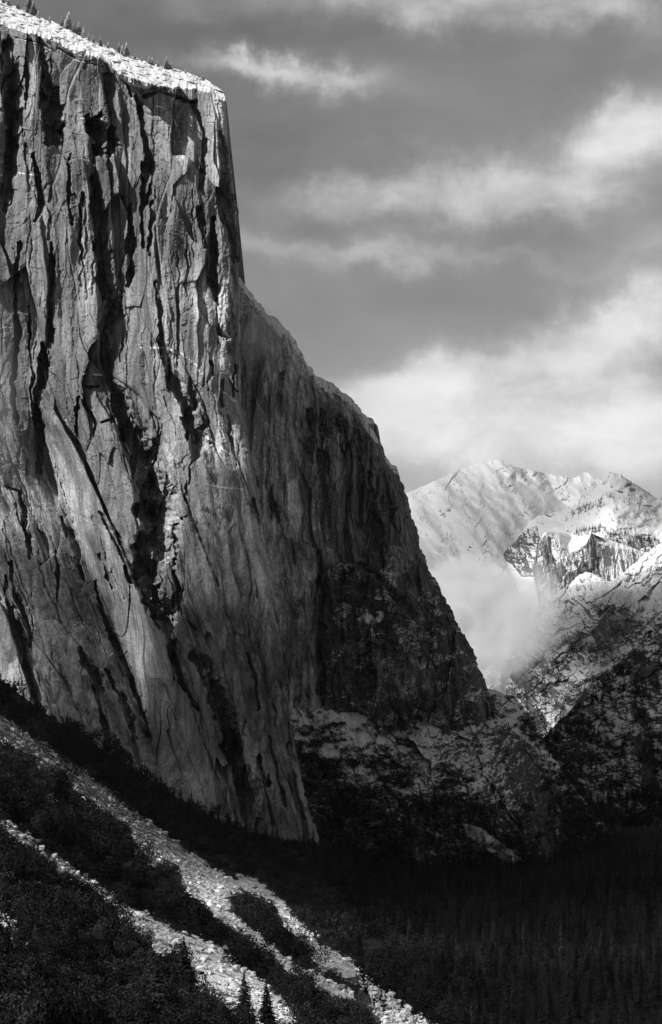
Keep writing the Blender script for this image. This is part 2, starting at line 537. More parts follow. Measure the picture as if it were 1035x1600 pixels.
GROOVES = [
    [(6, 70, 12), (14, 160, 18), (12, 255, 14), (6, 330, 6)],
    [(62, 60, 4), (70, 110, 8), (70, 158, 22), (72, 190, 20), (80, 220, 14), (96, 224, 6)],
    [(148, 190, 26), (152, 212, 26), (152, 236, 14)], [(168, 240, 6), (170, 265, 3)],
    [(143, 278, 6), (150, 330, 13), (155, 400, 12), (158, 439, 12), (168, 462, 17), (170, 481, 15), (160, 508, 12), (162, 555, 8),
     (166, 593, 9), (182, 636, 16), (197, 670, 24), (213, 717, 28), (228, 763, 26), (232, 800, 36), (228, 858, 34),
     (222, 908, 26), (247, 955, 28), (263, 985, 15), (267, 1012, 9), (282, 1063, 8), (309, 1109, 6)],
    [(81, 380, 4), (81, 400, 6), (79, 458, 6), (77, 516, 8), (79, 570, 6)],
    [(70, 539, 10), (64, 585, 12), (56, 616, 10), (58, 663, 13), (62, 694, 9), (60, 740, 4)],
    [(46, 477, 3), (46, 535, 3), (50, 585, 4), (50, 647, 3)],
    [(240, 440, 2), (251, 493, 4), (251, 531, 6), (259, 566, 11), (267, 597, 13), (286, 628, 15), (296, 655, 17), (301, 686, 15),
     (305, 709, 11), (296, 728, 5), (290, 786, 3)],
    [(213, 150, 8), (224, 200, 8), (232, 245, 13), (228, 286, 12), (222, 328, 6), (224, 386, 4)],
    [(201, 321, 4), (203, 367, 9), (203, 400, 13), (203, 423, 13), (197, 446, 6)],
    [(238, 317, 9), (236, 348, 7), (232, 398, 4)],
    [(344, 205, 3), (346, 228, 5), (350, 267, 9), (346, 309, 15), (352, 340, 13), (363, 379, 6), (366, 410, 3)],
    [(309, 325, 5), (317, 356, 6), (319, 386, 5)],
    [(332, 340, 5), (334, 400, 8), (332, 431, 13), (334, 454, 9), (340, 477, 3)],
    [(342, 506, 4), (345, 520, 8), (356, 528, 7)],
    [(300, 160, 6), (319, 205, 6), (319, 232, 9), (315, 270, 9), (313, 294, 4)],
    [(250, 655, 2), (247, 678, 4), (240, 728, 7), (236, 763, 10), (234, 800, 8)],
    [(124, 620, 2), (120, 651, 6), (122, 694, 4)], [(131, 624, 3), (149, 663, 6), (147, 682, 3)],
    [(131, 603, 3), (140, 606, 7), (152, 604, 4)], [(160, 660, 6), (170, 656, 8), (180, 650, 4)],
    [(10, 760, 3), (30, 768, 4), (37, 800, 6), (42, 838, 7), (48, 873, 4)],
    [(97, 808, 3), (112, 838, 11), (120, 877, 11), (130, 908, 5)],
    [(155, 800, 4), (174, 831, 7), (193, 870, 7), (205, 908, 7)],
    [(155, 866, 3), (168, 897, 6), (176, 920, 3)],
    [(147, 908, 4), (158, 955, 7), (170, 985, 9), (185, 1016, 9), (201, 1047, 9), (216, 1094, 7), (232, 1148, 6)],
    [(124, 1013, 4), (135, 1040, 11), (147, 1063, 13), (155, 1094, 7), (166, 1148, 6), (170, 1171, 3)],
    [(166, 1047, 4), (193, 1094, 7), (209, 1148, 9), (215, 1190, 6)],
    [(271, 893, 5), (278, 924, 8), (282, 955, 5), (305, 985, 3)],
    [(268, 1020, 5), (274, 1040, 7), (286, 1071, 8), (309, 1109, 4)],
    [(298, 1020, 8), (317, 1047, 12), (332, 1078, 13), (340, 1117, 17), (359, 1148, 21), (371, 1193, 25), (383, 1237, 23),
     (391, 1280, 16), (400, 1310, 9)],
    [(393, 780, 3), (400, 800, 4), (407, 826, 5), (415, 860, 4), (425, 900, 3)],
    [(60, 560, 3), (95, 600, 2)], [(30, 380, 4), (22, 450, 6), (28, 520, 5), (20, 600, 6), (26, 660, 4)],
    [(110, 240, 3), (106, 300, 5), (112, 350, 4)], [(128, 300, 3), (124, 360, 4), (130, 420, 3)],
    [(54, 240, 4), (60, 290, 10), (66, 320, 7), (54, 345, 7)],
    [(105, 180, 3), (96, 205, 6), (101, 222, 3)], [(40, 90, 3), (44, 130, 5), (40, 170, 3)],
    [(15, 880, 4), (22, 930, 7), (40, 960, 8), (48, 1010, 6)], [(8, 900, 3), (14, 950, 6), (26, 990, 9), (40, 1040, 9), (54, 1090, 6)],
    [(86, 860, 3), (90, 900, 4), (88, 940, 2)], [(185, 100, 3), (196, 122, 4), (205, 150, 4)],
    [(90, 75, 3), (120, 92, 3), (160, 104, 2)], [(24, 58, 3), (60, 66, 3), (92, 84, 2)],
    [(230, 150, 6), (250, 143, 4), (278, 152, 6), (300, 160, 5)],
    [(296, 590, 2), (300, 612, 5), (305, 640, 3)], [(366, 570, 2), (365, 600, 4), (364, 620, 2)], [(346, 595, 3), (346, 635, 3)],
    [(330, 565, 4), (332, 585, 4)], [(388, 1020, 2), (398, 1060, 3), (404, 1110, 3)], [(420, 1150, 2), (432, 1200, 3), (444, 1260, 4)],
    [(405, 1180, 3), (415, 1230, 4), (428, 1290, 4)], [(448, 1160, 2), (460, 1220, 2.5), (474, 1280, 3)],
]
RAMPS = [
    ([(84, 640), (118, 700), (150, 770), (182, 840), (206, 900), (216, 925), (246, 960), (262, 1000), (270, 1060)], 40, 60),
    ([(-8, 930), (8, 960), (22, 1005), (36, 1050), (52, 1100)], 40, 60),
    ([(128, 250), (140, 300), (148, 400), (152, 470), (154, 560), (158, 600)], 8, 40),
    ([(186, 150), (196, 250), (200, 330), (198, 420)], 12, 34),
    ([(240, 330), (246, 480), (262, 580), (290, 660), (300, 720)], 9, 60),
    ([(335, 170), (343, 260), (342, 330)], 8, 26),
    ([(300, 180), (308, 300), (322, 380), (328, 440)], 7, 30),
    ([(60, 330), (74, 440), (70, 540), (52, 640), (50, 720)], 12, 46),
    ([(150, 620), (176, 660), (205, 740), (212, 830), (206, 890)], 10, 50),
    ([(262, 880), (290, 960), (318, 1040), (346, 1130), (370, 1230), (392, 1310)], 16, 70),
]

NC, NR = 560, 1360
top = curve(SKY1, NC, 2.6, 1, .12)
bot = curve([(-80, 1120), (0, 1140), (60, 1180), (120, 1220), (220, 1270), (320, 1320), (400, 1345), (500, 1345)], NC)
lef = curve([top[0], bot[0]], NR)
rig = curve(NOSE + [(502, 1345)], NR, 7.0, 2, .05)
rig[0] = top[-1]; rig[-1] = bot[-1]
G = tfi(top, rig, bot, lef)
U, V = G[..., 0].astype(np.float32), G[..., 1].astype(np.float32)
Dp, Q, RIMV, DN = cliff_depth(U, V)
RIMS = np.interp(U, [p[0] for p in RIM], [p[1] for p in RIM])
for gr in GROOVES:
    Dp += groove(U, V, gr, 2.4, 6.0, tail=1.9 if max(q[2] for q in gr) > 14 else 1.2)
for (e, h, L) in RAMPS:
    Dp -= ramp(U, V, e, h, L)
vb = np.interp(V, [380, 540, 690, 800, 890, 960, 1040, 1130, 1200], [46, 58, 68, 100, 140, 165, 198, 228, 250]) + 3 * pn(V * .03, U * .01, 19)
vk = sstep(V, 400, 560) * (1 - sstep(V, 1150, 1260))
Dp += vk * (.35 + .65 * sstep(V, 600, 760)) * np.where(U < vb, 125 * np.exp(-(vb - U) / 75.0), 125 * np.exp(-(U - vb) / 55.0))
rr_ = random.Random(5)
for i in range(100):
    v0 = rr_.uniform(110, 1150); u0 = rr_.uniform(-40, np.interp(v0, NOSE_V[:, 1], NOSE_V[:, 0]) - 6)
    ln = rr_.uniform(30, 190); pts = []
    wdt = rr_.choice([1.0, 1.2, 1.5, 2, 2.5, 3.5])
    for j in range(5):
        vv = v0 + ln * j / 4
        kk = .14 + .24 * min(1, max(0, (np.interp(vv, NOSE_V[:, 1], NOSE_V[:, 0]) - u0) / 150))
        pts.append((u0 + kk * (max(vv, 600) - max(v0, 600)) + rr_.uniform(-3, 3), vv, wdt * (.4 + .9 * math.sin(math.pi * (j + .5) / 5))))
    Dp += groove(U, V, pts, 1.3, 1.0)
# summit slopes running back from the rim
up = np.clip(RIMV - V, 0, None)
up2 = np.clip(47 + .33 * U - V, -6, None)
crag = fbm(U * .022, up * .20 + U * .01, 4, 90, .6)
terr = np.clip(up / 5, 0, 1)
crag = fbm(U * .022, up2 * .20 + U * .01, 4, 90, .6)
Dup = 3400 + .16 * DN + 8.5 * up2 + 30 * crag * terr + 45 * fbm(U * .05, up2 * .14, 5, 93, .6) * terr
Dup = Dup + facet(U, up2 * 2.0, 18, 11, 4, 7, 97) * terr
Dp = np.where(up > 0, Dup * terr + Dp * (1 - terr), Dp)
snow = np.clip(up / 4, 0, 1) * (.98 - .8 * sstep(fbm(U * .07, up2 * .22, 4, 87, .6), .10, .25) * sstep(pn(U * .02, up2 * .03, 88), -.4, .2) - .25 * sstep(fbm(U * .05, up * .3, 3, 96), .1, .3))
below = V - RIMV
snow = np.maximum(snow, (.62 + 1.1 * fbm(U * .09, V * .03, 3, 98)) * np.exp(-np.clip(below, 0, None) / 22.0))
snow = np.maximum(snow, .14 + 0 * U)
for ln in [[(220, 543), (255, 543), (286, 553), (309, 574), (332, 599), (371, 628)], [(310, 672), (345, 698), (372, 716)], [(130, 584), (160, 586)],
           [(300, 752), (350, 762), (380, 764)], [(205, 905), (222, 925), (236, 940), (250, 962)], [(28, 270), (60, 274)], [(118, 184), (160, 186)],
           [(272, 180), (281, 215), (288, 250)], [(60, 460), (78, 470)], [(100, 650), (112, 690)], [(243, 165), (262, 170)]]:
    snow = np.maximum(snow, 1.7 * (groove(U, V, [(a, b, 1.6) for a, b in ln], 0, 1.0, 1.6, 0.3) > .4) * (pn(U * .12, V * .12, 99) > -.15))
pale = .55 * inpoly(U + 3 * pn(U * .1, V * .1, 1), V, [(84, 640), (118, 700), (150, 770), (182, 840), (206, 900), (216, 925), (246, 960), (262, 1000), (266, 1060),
                                       (210, 1060), (170, 960), (140, 880), (100, 780), (70, 690)])  # slab painted paler: the sunlight on it is put into the colour
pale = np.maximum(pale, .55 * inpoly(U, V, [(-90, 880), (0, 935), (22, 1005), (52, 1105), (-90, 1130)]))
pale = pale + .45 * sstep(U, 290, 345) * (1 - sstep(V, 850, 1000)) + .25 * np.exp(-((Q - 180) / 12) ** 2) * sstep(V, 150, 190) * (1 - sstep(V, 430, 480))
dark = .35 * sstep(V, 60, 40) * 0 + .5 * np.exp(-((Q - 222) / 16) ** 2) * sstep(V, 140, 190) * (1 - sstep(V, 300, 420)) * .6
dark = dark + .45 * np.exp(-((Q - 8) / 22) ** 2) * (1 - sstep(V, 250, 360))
side = [(-4, 12, 0), (-14, 40, 0), (-40, 120, 0), (-110, 330, -10), (-260, 800, -40), (-700, 2200, -80)]
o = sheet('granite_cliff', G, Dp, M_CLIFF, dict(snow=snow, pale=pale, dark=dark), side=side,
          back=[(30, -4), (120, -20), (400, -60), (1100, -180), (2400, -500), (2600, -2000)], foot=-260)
tag(o, 'huge sheer granite cliff with snowy summit and dark vertical cracks', kind='structure')

# ------------------------------------------------------------------ the east wall behind the prow
SKY2 = [(352, 395), (375, 433), (388, 452), (404, 475), (425, 494), (446, 512), (462, 532), (476, 560), (492, 584), (520, 600),
        (548, 622), (566, 644), (588, 662), (592, 688), (601, 708), (612, 726)]
EDGE2 = [(612, 726), (622, 756), (630, 782), (641, 822), (652, 860), (668, 895), (686, 930), (704, 962), (722, 996), (738, 1030), (750, 1062), (764, 1095), (775, 1130)]
NC, NR = 420, 720
RIM_UV = G[3].copy(); RIM_D = Dp[3].copy()
top = curve(SKY2, NC, 6.5, 3, .06)
bot = curve([(420, 1130), (500, 1130), (640, 1135), (775, 1130)], NC)
lef = curve([top[0], (372, 900), bot[0]], NR)
rig = curve(EDGE2, NR, 7, 4, .05); rig[0] = top[-1]; rig[-1] = bot[-1]
G = tfi(top, rig, bot, lef)
U, V = G[..., 0].astype(np.float32), G[..., 1].astype(np.float32)
e2 = np.array(SKY2 + EDGE2[1:], float)
edge_u = np.interp(V, e2[:, 1], e2[:, 0])
dR = edge_u - U
z = 3720 + .22 * (U - 375) + .22 * np.clip(U - 490, 0, None)
z += 70 * np.exp(-np.clip(dR, 0, None) / 28.) + 25 * np.exp(-np.clip(dR, 0, None) / 6.)
z -= 130 * sstep(V, 780, 1130)
z += 18 * fbm(U * .013, V * .005, 3, 121)
for i, (cw, ch, amp, tl) in enumerate([(48, 210, 26, 32), (20, 95, 13, 17), (9, 40, 5.5, 7), (4, 15, 2.0, 2.6)]):
    wx = U / cw + .35 * pn(U / cw * .9, V / ch * 1.7, 130 + i) + .12 * pn(U / cw * 3, V / ch * 5, 134 + i)
    wy = V / ch + .45 * pn(U / cw * .8, V / ch * .9, 140 + i)
    f1, f2, a, b, c, ox, oy = cells(wx, wy, 150 + i)
    wgt = .4 + .6 * sstep(U, 455, 510)
    z += wgt * (amp * (a - .5) + tl * (b - .5) * 2 * ox - tl * .8 * (c - .35) * oy + amp * .1 * (1 - sstep(f2 - f1, 0, .06)))
z += 2.4 * fbm(U * .12, V * .02, 4, 161, .6) + 1.6 * fbm(U * .2, V * .16, 4, 165, .6)
rough2 = sstep(U, 495, 530) * sstep(V, 840, 900) + .5 * np.exp(-np.clip(V - np.interp(U, e2[:16, 0], e2[:16, 1]), 0, None) / 50)
z += rough2 * (14 * fbm(U * .05, V * .05, 5, 170, .6))
crest = np.clip(V - G[:1, :, 1], 0, None) + 9 * fbm(U * .05, V * .05, 4, 179, .6) + 3
z += .7 * np.clip(12 - crest, 0, 12)
for gr in [[(500, 640, 4), (499, 670, 9), (500, 748, 9), (506, 790, 5)], [(466, 686, 2), (478, 705, 5), (488, 722, 3)],
           [(535, 660, 3), (533, 694, 4), (542, 740, 2)], [(548, 668, 2), (556, 700, 4), (566, 740, 2)],
           [(562, 651, 5), (560, 720, 3)], [(575, 740, 6), (580, 800, 9), (585, 860, 9)], [(600, 740, 4), (610, 800, 7), (618, 850, 6)],
           [(440, 585, 6), (434, 620, 9), (440, 650, 4)], [(520, 560 + 40, 8), (518, 640, 10), (510, 680, 8)], [(480, 640, 5), (484, 670, 8), (478, 700, 3)],
           [(498, 860, 4), (500, 960, 6), (498, 1085, 5)], [(455, 850, 3), (462, 880, 2)], [(545, 760, 3), (540, 830, 6), (548, 880, 5)],
           [(420, 700, 2), (416, 760, 3), (424, 800, 2)], [(560, 880, 6), (600, 910, 8), (640, 960, 7)], [(640, 880, 5), (655, 930, 8), (690, 990, 6)],
           [(590, 680, 3), (598, 700, 6), (604, 716, 4)]]:
    z += groove(U, V, gr, 2.0, 3.0)
snow = np.full(U.shape, .16, np.float32) + .30 * rough2 * (fbm(U * .03, V * .03, 3, 175) > .12)
snow = np.maximum(snow, (.75 + .6 * fbm(U * .06, V * .06, 3, 178)) * (crest < 16))
snow = np.maximum(snow, 1.15 * inpoly(U, V, [(558, 642), (566, 648), (580, 668), (594, 688), (590, 694), (578, 680), (566, 664)]))
snow = np.maximum(snow, 1.0 * inpoly(U, V, [(418, 492), (426, 496), (440, 518), (442, 528), (434, 522)]))
snow = np.maximum(snow, 1.0 * inpoly(U, V, [(505, 604), (520, 608), (520, 616), (508, 612)]))
snow = np.maximum(snow, 1.0 * (fbm(U * .08, V * .08, 3, 177) > 0) * inpoly(U, V, [(560, 965), (575, 955), (600, 955), (600, 968), (580, 978), (562, 976)]))
pale = .8 * inpoly(U + 3 * pn(U * .1, V * .1, 1), V + 3 * pn(V * .1, U * .1, 2), [(452, 752), (466, 744), (474, 752), (476, 790), (470, 820), (462, 846), (446, 836), (440, 806), (442, 770)])
pale = pale + .5 * inpoly(U, V, [(534, 630), (560, 640), (556, 668), (536, 664)]) + .4 * inpoly(U, V, [(466, 610), (476, 612), (476, 634), (466, 634)])
pale = pale + .5 * (1 - sstep(U, 420, 450)) * sstep(V, 520, 700)
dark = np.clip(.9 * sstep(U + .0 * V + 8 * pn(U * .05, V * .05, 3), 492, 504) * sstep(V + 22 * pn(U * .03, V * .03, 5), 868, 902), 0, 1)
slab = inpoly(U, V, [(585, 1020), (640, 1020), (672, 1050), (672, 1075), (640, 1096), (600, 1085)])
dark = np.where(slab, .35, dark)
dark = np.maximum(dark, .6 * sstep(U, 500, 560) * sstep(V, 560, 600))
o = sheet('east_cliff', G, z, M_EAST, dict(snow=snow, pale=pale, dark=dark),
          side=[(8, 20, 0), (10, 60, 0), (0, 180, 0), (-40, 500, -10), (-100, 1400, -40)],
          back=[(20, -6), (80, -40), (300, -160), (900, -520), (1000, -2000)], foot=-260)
tag(o, 'dark streaked granite wall receding behind the great prow', kind='structure')

# ------------------------------------------------------------------ ground: hillside and valley floor (one sheet)
CP = np.array([
    (-200, 990, 2700), (-80, 1030, 2700), (0, 1062, 2760), (100, 1135, 2850), (200, 1195, 2950), (300, 1262, 3050), (390, 1306, 3130), (490, 1312, 3260),
    (0, 1160, 2200), (0, 1280, 1700), (0, 1420, 1280), (0, 1600, 980), (-200, 1600, 900), (-200, 1250, 1700),
    (200, 1300, 2280), (200, 1450, 1560), (200, 1600, 1130), (350, 1370, 2380), (400, 1450, 1900), (400, 1600, 1290),
    (550, 1400, 2750), (600, 1500, 2050), (650, 1600, 1560),
    (800, 1600, 1760), (1035, 1600, 1760), (800, 1500, 2200), (1035, 1500, 2200), (700, 1400, 2933), (1035, 1400, 2933),
    (560, 1340, 3450), (700, 1350, 3500), (1035, 1340, 3666), (900, 1320, 4000), (1250, 1340, 3666), (1250, 1600, 1760), (1250, 1450, 2514),
    (-200, 1760, 700), (100, 1760, 800), (400, 1760, 980), (800, 1760, 1330), (1250, 1760, 1333), (1250, 1295, 4500), (700, 1295, 4500), (900, 1290, 4631),
    (1900, 1340, 3666), (1900, 1600, 1760), (1900, 1450, 2514), (1900, 1760, 1333), (1900, 1290, 4600),
], float)


def rbf_fit(cp):
    X = cp[:, :2] / 300; y = np.log(cp[:, 2])
    r = np.hypot(X[:, None, 0] - X[None, :, 0], X[:, None, 1] - X[None, :, 1])
    K = r ** 2 * np.log(r + 1e-9) + np.eye(len(X)) * 1e-3
    Pm = np.concatenate([np.ones((len(X), 1)), X], 1)
    A = np.block([[K, Pm], [Pm.T, np.zeros((3, 3))]])
    return X, np.linalg.solve(A, np.concatenate([y, np.zeros(3)]))


RX, RW = rbf_fit(CP)


def land_depth(u, v):
    u = np.asarray(u, float); v = np.asarray(v, float)
    x = u / 300; y = v / 300
    s = RW[-3] + RW[-2] * x + RW[-1] * y
    for i in range(len(RX)):
        r = np.hypot(x - RX[i, 0], y - RX[i, 1])
        s = s + RW[i] * r ** 2 * np.log(r + 1e-9)
    return np.exp(s)


TALUS = [
    [(-80, 1080), (0, 1117), (52, 1150), (91, 1183), (126, 1202), (174, 1241), (209, 1270), (243, 1289), (283, 1320), (317, 1341), (340, 1358),
     (366, 1378), (372, 1362), (405, 1378), (431, 1401), (467, 1438), (498, 1475), (547, 1500), (578, 1533), (615, 1558), (675, 1600), (760, 1650), (660, 1650),
     (602, 1600), (590, 1580), (578, 1549), (535, 1524), (498, 1512), (480, 1481), (446, 1450), (437, 1420), (405, 1398), (372, 1395), (356, 1400),
     (365, 1428), (391, 1450), (417, 1472), (450, 1498), (492, 1520), (545, 1548), (560, 1566), (520, 1556), (480, 1533), (450, 1513), (417, 1489), (391, 1472), (361, 1450),
     (330, 1428), (313, 1411), (287, 1389), (278, 1359), (261, 1346), (237, 1354), (230, 1337), (209, 1315), (200, 1293), (183, 1278), (152, 1267),
     (126, 1246), (100, 1215), (65, 1202), (56, 1183), (26, 1167), (0, 1163), (-80, 1130)],
    [(-60, 1250), (0, 1280), (26, 1293), (52, 1315), (74, 1333), (100, 1341), (135, 1372), (165, 1389), (191, 1411), (226, 1428), (256, 1446), (287, 1461),
     (313, 1465), (348, 1485), (374, 1506), (413, 1537), (450, 1570), (480, 1610), (391, 1610), (365, 1585), (339, 1572), (317, 1554), (300, 1515), (278, 1498),
     (243, 1489), (213, 1463), (191, 1437), (174, 1411), (143, 1389), (113, 1372), (87, 1359), (56, 1324), (26, 1311), (0, 1293), (-60, 1265)],
    [(-20, 1400), (0, 1420), (26, 1446), (39, 1463), (48, 1498), (41, 1535), (30, 1524), (26, 1489), (13, 1472), (0, 1455), (-20, 1450)],
    [(66, 1240), (88, 1244), (94, 1254), (80, 1258), (70, 1250)],
]


def talus_mask(u, v, grow=0.0):
    uu = u + 5 * pn(u * .05, v * .05, 201) + 5 * pn(u * .16, v * .16, 202) + 3 * pn(u * .4, v * .4, 205); vv = v + 4 * pn(u * .05, v * .05, 203) + 5 * pn(u * .15, v * .15, 204) + 3 * pn(u * .4, v * .4, 206)
    m = np.zeros(np.shape(u), bool)
    for p in TALUS: m |= inpoly(uu, vv, p)
    return m


NC, NR = 700, 420
uu = np.linspace(-200, 1900, NC); tt = np.linspace(0, 1, NR)
topv = np.interp(uu, [-200, -80, 0, 100, 200, 300, 390, 490, 560, 700, 900, 1250], [990, 1030, 1062, 1135, 1195, 1262, 1300, 1300, 1305, 1295, 1292, 1292])
U = np.repeat(uu[None], NR, 0); V = topv[None] + (1760 - topv[None]) * tt[:, None]
LD = land_depth(U, V)
LV = P(U, V, LD)
LV[..., 2] = np.where(U > 560, np.minimum(LV[..., 2], -205), LV[..., 2])
LV[..., 2] += 2.0 * fbm(LV[..., 0] * .02, LV[..., 1] * .02, 4, 210)
tm = talus_mask(U.astype(np.float32), V.astype(np.float32))
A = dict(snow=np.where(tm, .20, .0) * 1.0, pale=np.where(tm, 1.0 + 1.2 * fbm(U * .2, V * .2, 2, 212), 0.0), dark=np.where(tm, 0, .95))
first = LV[:1] + np.array([0, 60, -60.]); last = LV[-1:].copy(); last[..., 2] = -262
LV2 = np.concatenate([first, LV, last], 0)
A = {k: np.concatenate([a[:1], a, a[-1:]], 0) for k, a in A.items()}
lc = LV2[:, :1].copy(); lc[..., 2] = -262; rc = LV2[:, -1:].copy(); rc[..., 2] = -262
LV2 = np.concatenate([lc, LV2, rc], 1); A = {k: np.concatenate([a[:, :1], a, a[:, -1:]], 1) for k, a in A.items()}
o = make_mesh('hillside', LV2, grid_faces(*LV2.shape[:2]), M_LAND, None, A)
tag(o, 'dark hillside and valley floor with pale talus chutes', kind='structure')

n = 60
gx, gy = np.meshgrid(np.linspace(-20000, 20000, n), np.linspace(-6000, 26000, n))
gv = np.stack([gx, gy, -262 + 0 * gx], -1)
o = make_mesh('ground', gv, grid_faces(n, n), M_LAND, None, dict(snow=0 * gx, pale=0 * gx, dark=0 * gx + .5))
tag(o, 'dark valley ground running out to the horizon', kind='structure')


# ------------------------------------------------------------------ slopes farther up the valley
def hill(name, label, topc, botc, Dfn, mat, snowfn, NC, NR, jit=3, seed=0, darkfn=None, palefn=None, back=None, smooth=False, foot=-262, left=None):
    top = curve(topc, NC, jit, seed, .09); bot = curve(botc, NC)
    G = tfi(top, curve([top[-1], bot[-1]], NR), bot, curve([top[0]] + (left or []) + [bot[0]], NR))
    U, V = G[..., 0].astype(np.float32), G[..., 1].astype(np.float32)
    T = np.repeat(np.linspace(0, 1, NR)[:, None], NC, 1)
    D = Dfn(U, V, T)
    z0 = 0 * U
    if left is not None: D = D + .010 * D * np.exp(-(U - U[:, :1]) / 4.0)
    o = sheet(name, G, D, mat, dict(snow=snowfn(U, V, T) + z0, pale=(palefn(U, V, T) if palefn else 0) + z0, dark=(darkfn(U, V, T) if darkfn else 0) + z0),
              slant=.5 if left else 0.0, back=[(60, -10), (250, -60), (600, -170)] if left else back or [(60, -20), (300, -160), (1200, -700), (1300, -2000)], smooth=smooth, foot=foot)
    tag(o, label, kind='structure')
    return o


# foot of the east wall: snowy ledges, brush and slabs down to the forest
APRON_TOP = [(400, 1070), (455, 1093), (500, 1088), (560, 1082), (600, 1090), (640, 1098), (680, 1074), (720, 1078), (757, 1074), (785, 1082), (812, 1100), (832, 1124),
             (846, 1158), (866, 1186), (885, 1212), (905, 1240), (930, 1272), (960, 1305), (985, 1330)]
def apron_D(U, V, T):
    topv = sm(U, APRON_TOP)
    D = 3640 + .9 * (U - 455) * (U > 455) - 2.3 * (V - topv)
    D = np.maximum(D, 3420 + .25 * (U - 455) + 0 * V)
    D += 30 * fbm(U * .014, V * .02, 4, 301) + 9 * fbm(U * .06, V * .07, 4, 305, .6)
    D += facet(U, V, 40, 90, 22, 24, 310, -.45) + facet(U, V, 14, 36, 10, 11, 315, -.45) + facet(U, V, 6, 14, 2.5, 2.5, 320, .35)
    return D
def apron_slab(U, V):
    return inpoly(U + 6 * pn(U * .05, V * .05, 7), V + 6 * pn(U * .05, V * .05, 8), [(660, 1130), (720, 1120), (790, 1130), (840, 1170), (850, 1215), (830, 1262), (790, 1290), (740, 1230), (690, 1190)])
def apron_snow(U, V, T):
    s = .60 + .45 * fbm(U * .02, V * .03, 3, 330)
    s = s * (1 - .55 * sstep(V, 1150, 1230)) + .25 * inpoly(U, V, [(455, 1095), (560, 1085), (600, 1100), (620, 1180), (590, 1240), (560, 1240), (520, 1180), (455, 1110)])
    s = s + .5 * np.clip(fbm(U * .16, V * .2, 3, 333), -1, 1)
    s = np.where(apron_slab(U, V), .26 + .4 * np.clip(fbm(U * .05, V * .08, 3, 334), 0, 1), s)
    s = s + .35 * (U > 670) * np.exp(-np.abs(V - sm(U, APRON_TOP)) / 26.)
    s = np.maximum(s, 1.3 * inpoly(U + 4 * pn(U * .1, V * .1, 3), V, [(722, 1286), (750, 1292), (800, 1330), (822, 1348), (800, 1350), (770, 1334), (735, 1308)]))
    return s
def apron_dark(U, V, T):
    d = np.clip(.55 + 1.3 * fbm(U * .022, V * .022, 4, 335), 0, .95)
    d = np.where(apron_slab(U, V), .45, d)
    return np.where(inpoly(U, V, [(722, 1286), (750, 1292), (800, 1330), (822, 1348), (800, 1350), (770, 1334), (735, 1308)]), 0, d)
hill('ledge_slope', 'brushy snow-dusted ledges and slabs below the dark east wall', APRON_TOP, [(400, 1380), (985, 1380)], apron_D, M_SLOPE, apron_snow, 520, 330, 4, 5, apron_dark)

# dark wooded mountainside on the right
RD_TOP = [(800, 1180), (850, 1152), (872, 1128), (890, 1112), (905, 1092), (930, 1060), (955, 1046), (985, 1018), (1010, 990), (1035, 968), (1100, 930), (1200, 880), (1400, 800), (1800, 740)]
def rd_D(U, V, T):
    D = 5600 - 2.6 * (V - sm(U, RD_TOP)) - .6 * (U - 850)
    D = np.maximum(D, 4300 + 0 * V)
    D += 70 * fbm(U * .012, V * .012, 4, 401) + 26 * fbm(U * .05, V * .05, 5, 405, .6)
    return D + facet(U, V, 34, 60, 26, 22, 410, .6) + facet(U, V, 12, 22, 10, 9, 415, .6) + facet(U, V, 5, 9, 3, 3, 417, .5)
hill('dark_mountainside', 'dark wooded mountainside with scattered snow patches at right', RD_TOP, [(800, 1380), (1800, 1380)], rd_D, M_SLOPE,
     lambda U, V, T: .36 + .5 * fbm(U * .02, V * .02, 4, 420) - .35 * sstep(V, 1200, 1290), 380, 300, 4, 6,
     lambda U, V, T: np.clip(.6 + 1.6 * fbm(U * .03, V * .03, 4, 425), 0, .95))

# mid-distance snowy slopes under the half-buried domes
MID_TOP = [(770, 1110), (792, 1070), (815, 1015), (835, 965), (850, 942), (870, 926), (890, 914), (903, 899), (918, 893), (932, 899), (945, 908), (957, 908), (978, 892), (1005, 868), (1035, 846), (1120, 795), (1300, 720)]
def mid_D(U, V, T):
    tv = sm(U, MID_TOP)
    D = 8200 - 4.0 * (V - tv) + 1.2 * (U - 800)
    D = np.maximum(D, 6000 + 0 * V)
    D += 130 * fbm(U * .012 + V * .006, V * .012, 4, 501) + 40 * fbm((U - V * .5) * .04, V * .03, 5, 505, .6)
    knob = np.exp(-((U - 955) / 34.) ** 2 - ((V - 945) / 26.) ** 2) + .8 * np.exp(-((U - 925) / 24.) ** 2 - ((V - 990) / 20.) ** 2)
    D -= 260 * knob
    return D + facet(U, V, 30, 60, 44, 34, 510, .7) + facet(U, V, 11, 24, 12, 10, 515, .7) + facet(U, V, 4, 9, 3, 3, 517, .7)
hill('snowy_slopes', 'snow-streaked granite slopes rising right of the misty gap', MID_TOP, [(770, 1300), (1300, 1300)], mid_D, M_FARROCK,
     lambda U, V, T: .60 + .34 * fbm((U - .6 * V) * .04, V * .02, 3, 520) - .30 * sstep(V, 930, 1080) - .30 * np.exp(-((U - 945) / 34.) ** 2 - ((V - 960) / 34.) ** 2) + .3 * inpoly(U, V, [(1035, 850), (1035, 960), (990, 935), (950, 910), (990, 875)]),
     420, 360, 4, 7, foot=-262, left=[(776, 1150)], darkfn=lambda U, V, T: np.maximum(np.clip(.25 + 1.0 * fbm(U * .04, V * .04, 4, 525), 0, .6) * sstep(V, 900, 1000), .6 * sstep(np.exp(-((U - 945) / 46.) ** 2 - ((V - 945) / 26.) ** 2) + .35 * fbm(U * .06, V * .06, 3, 526), .42, .6)))

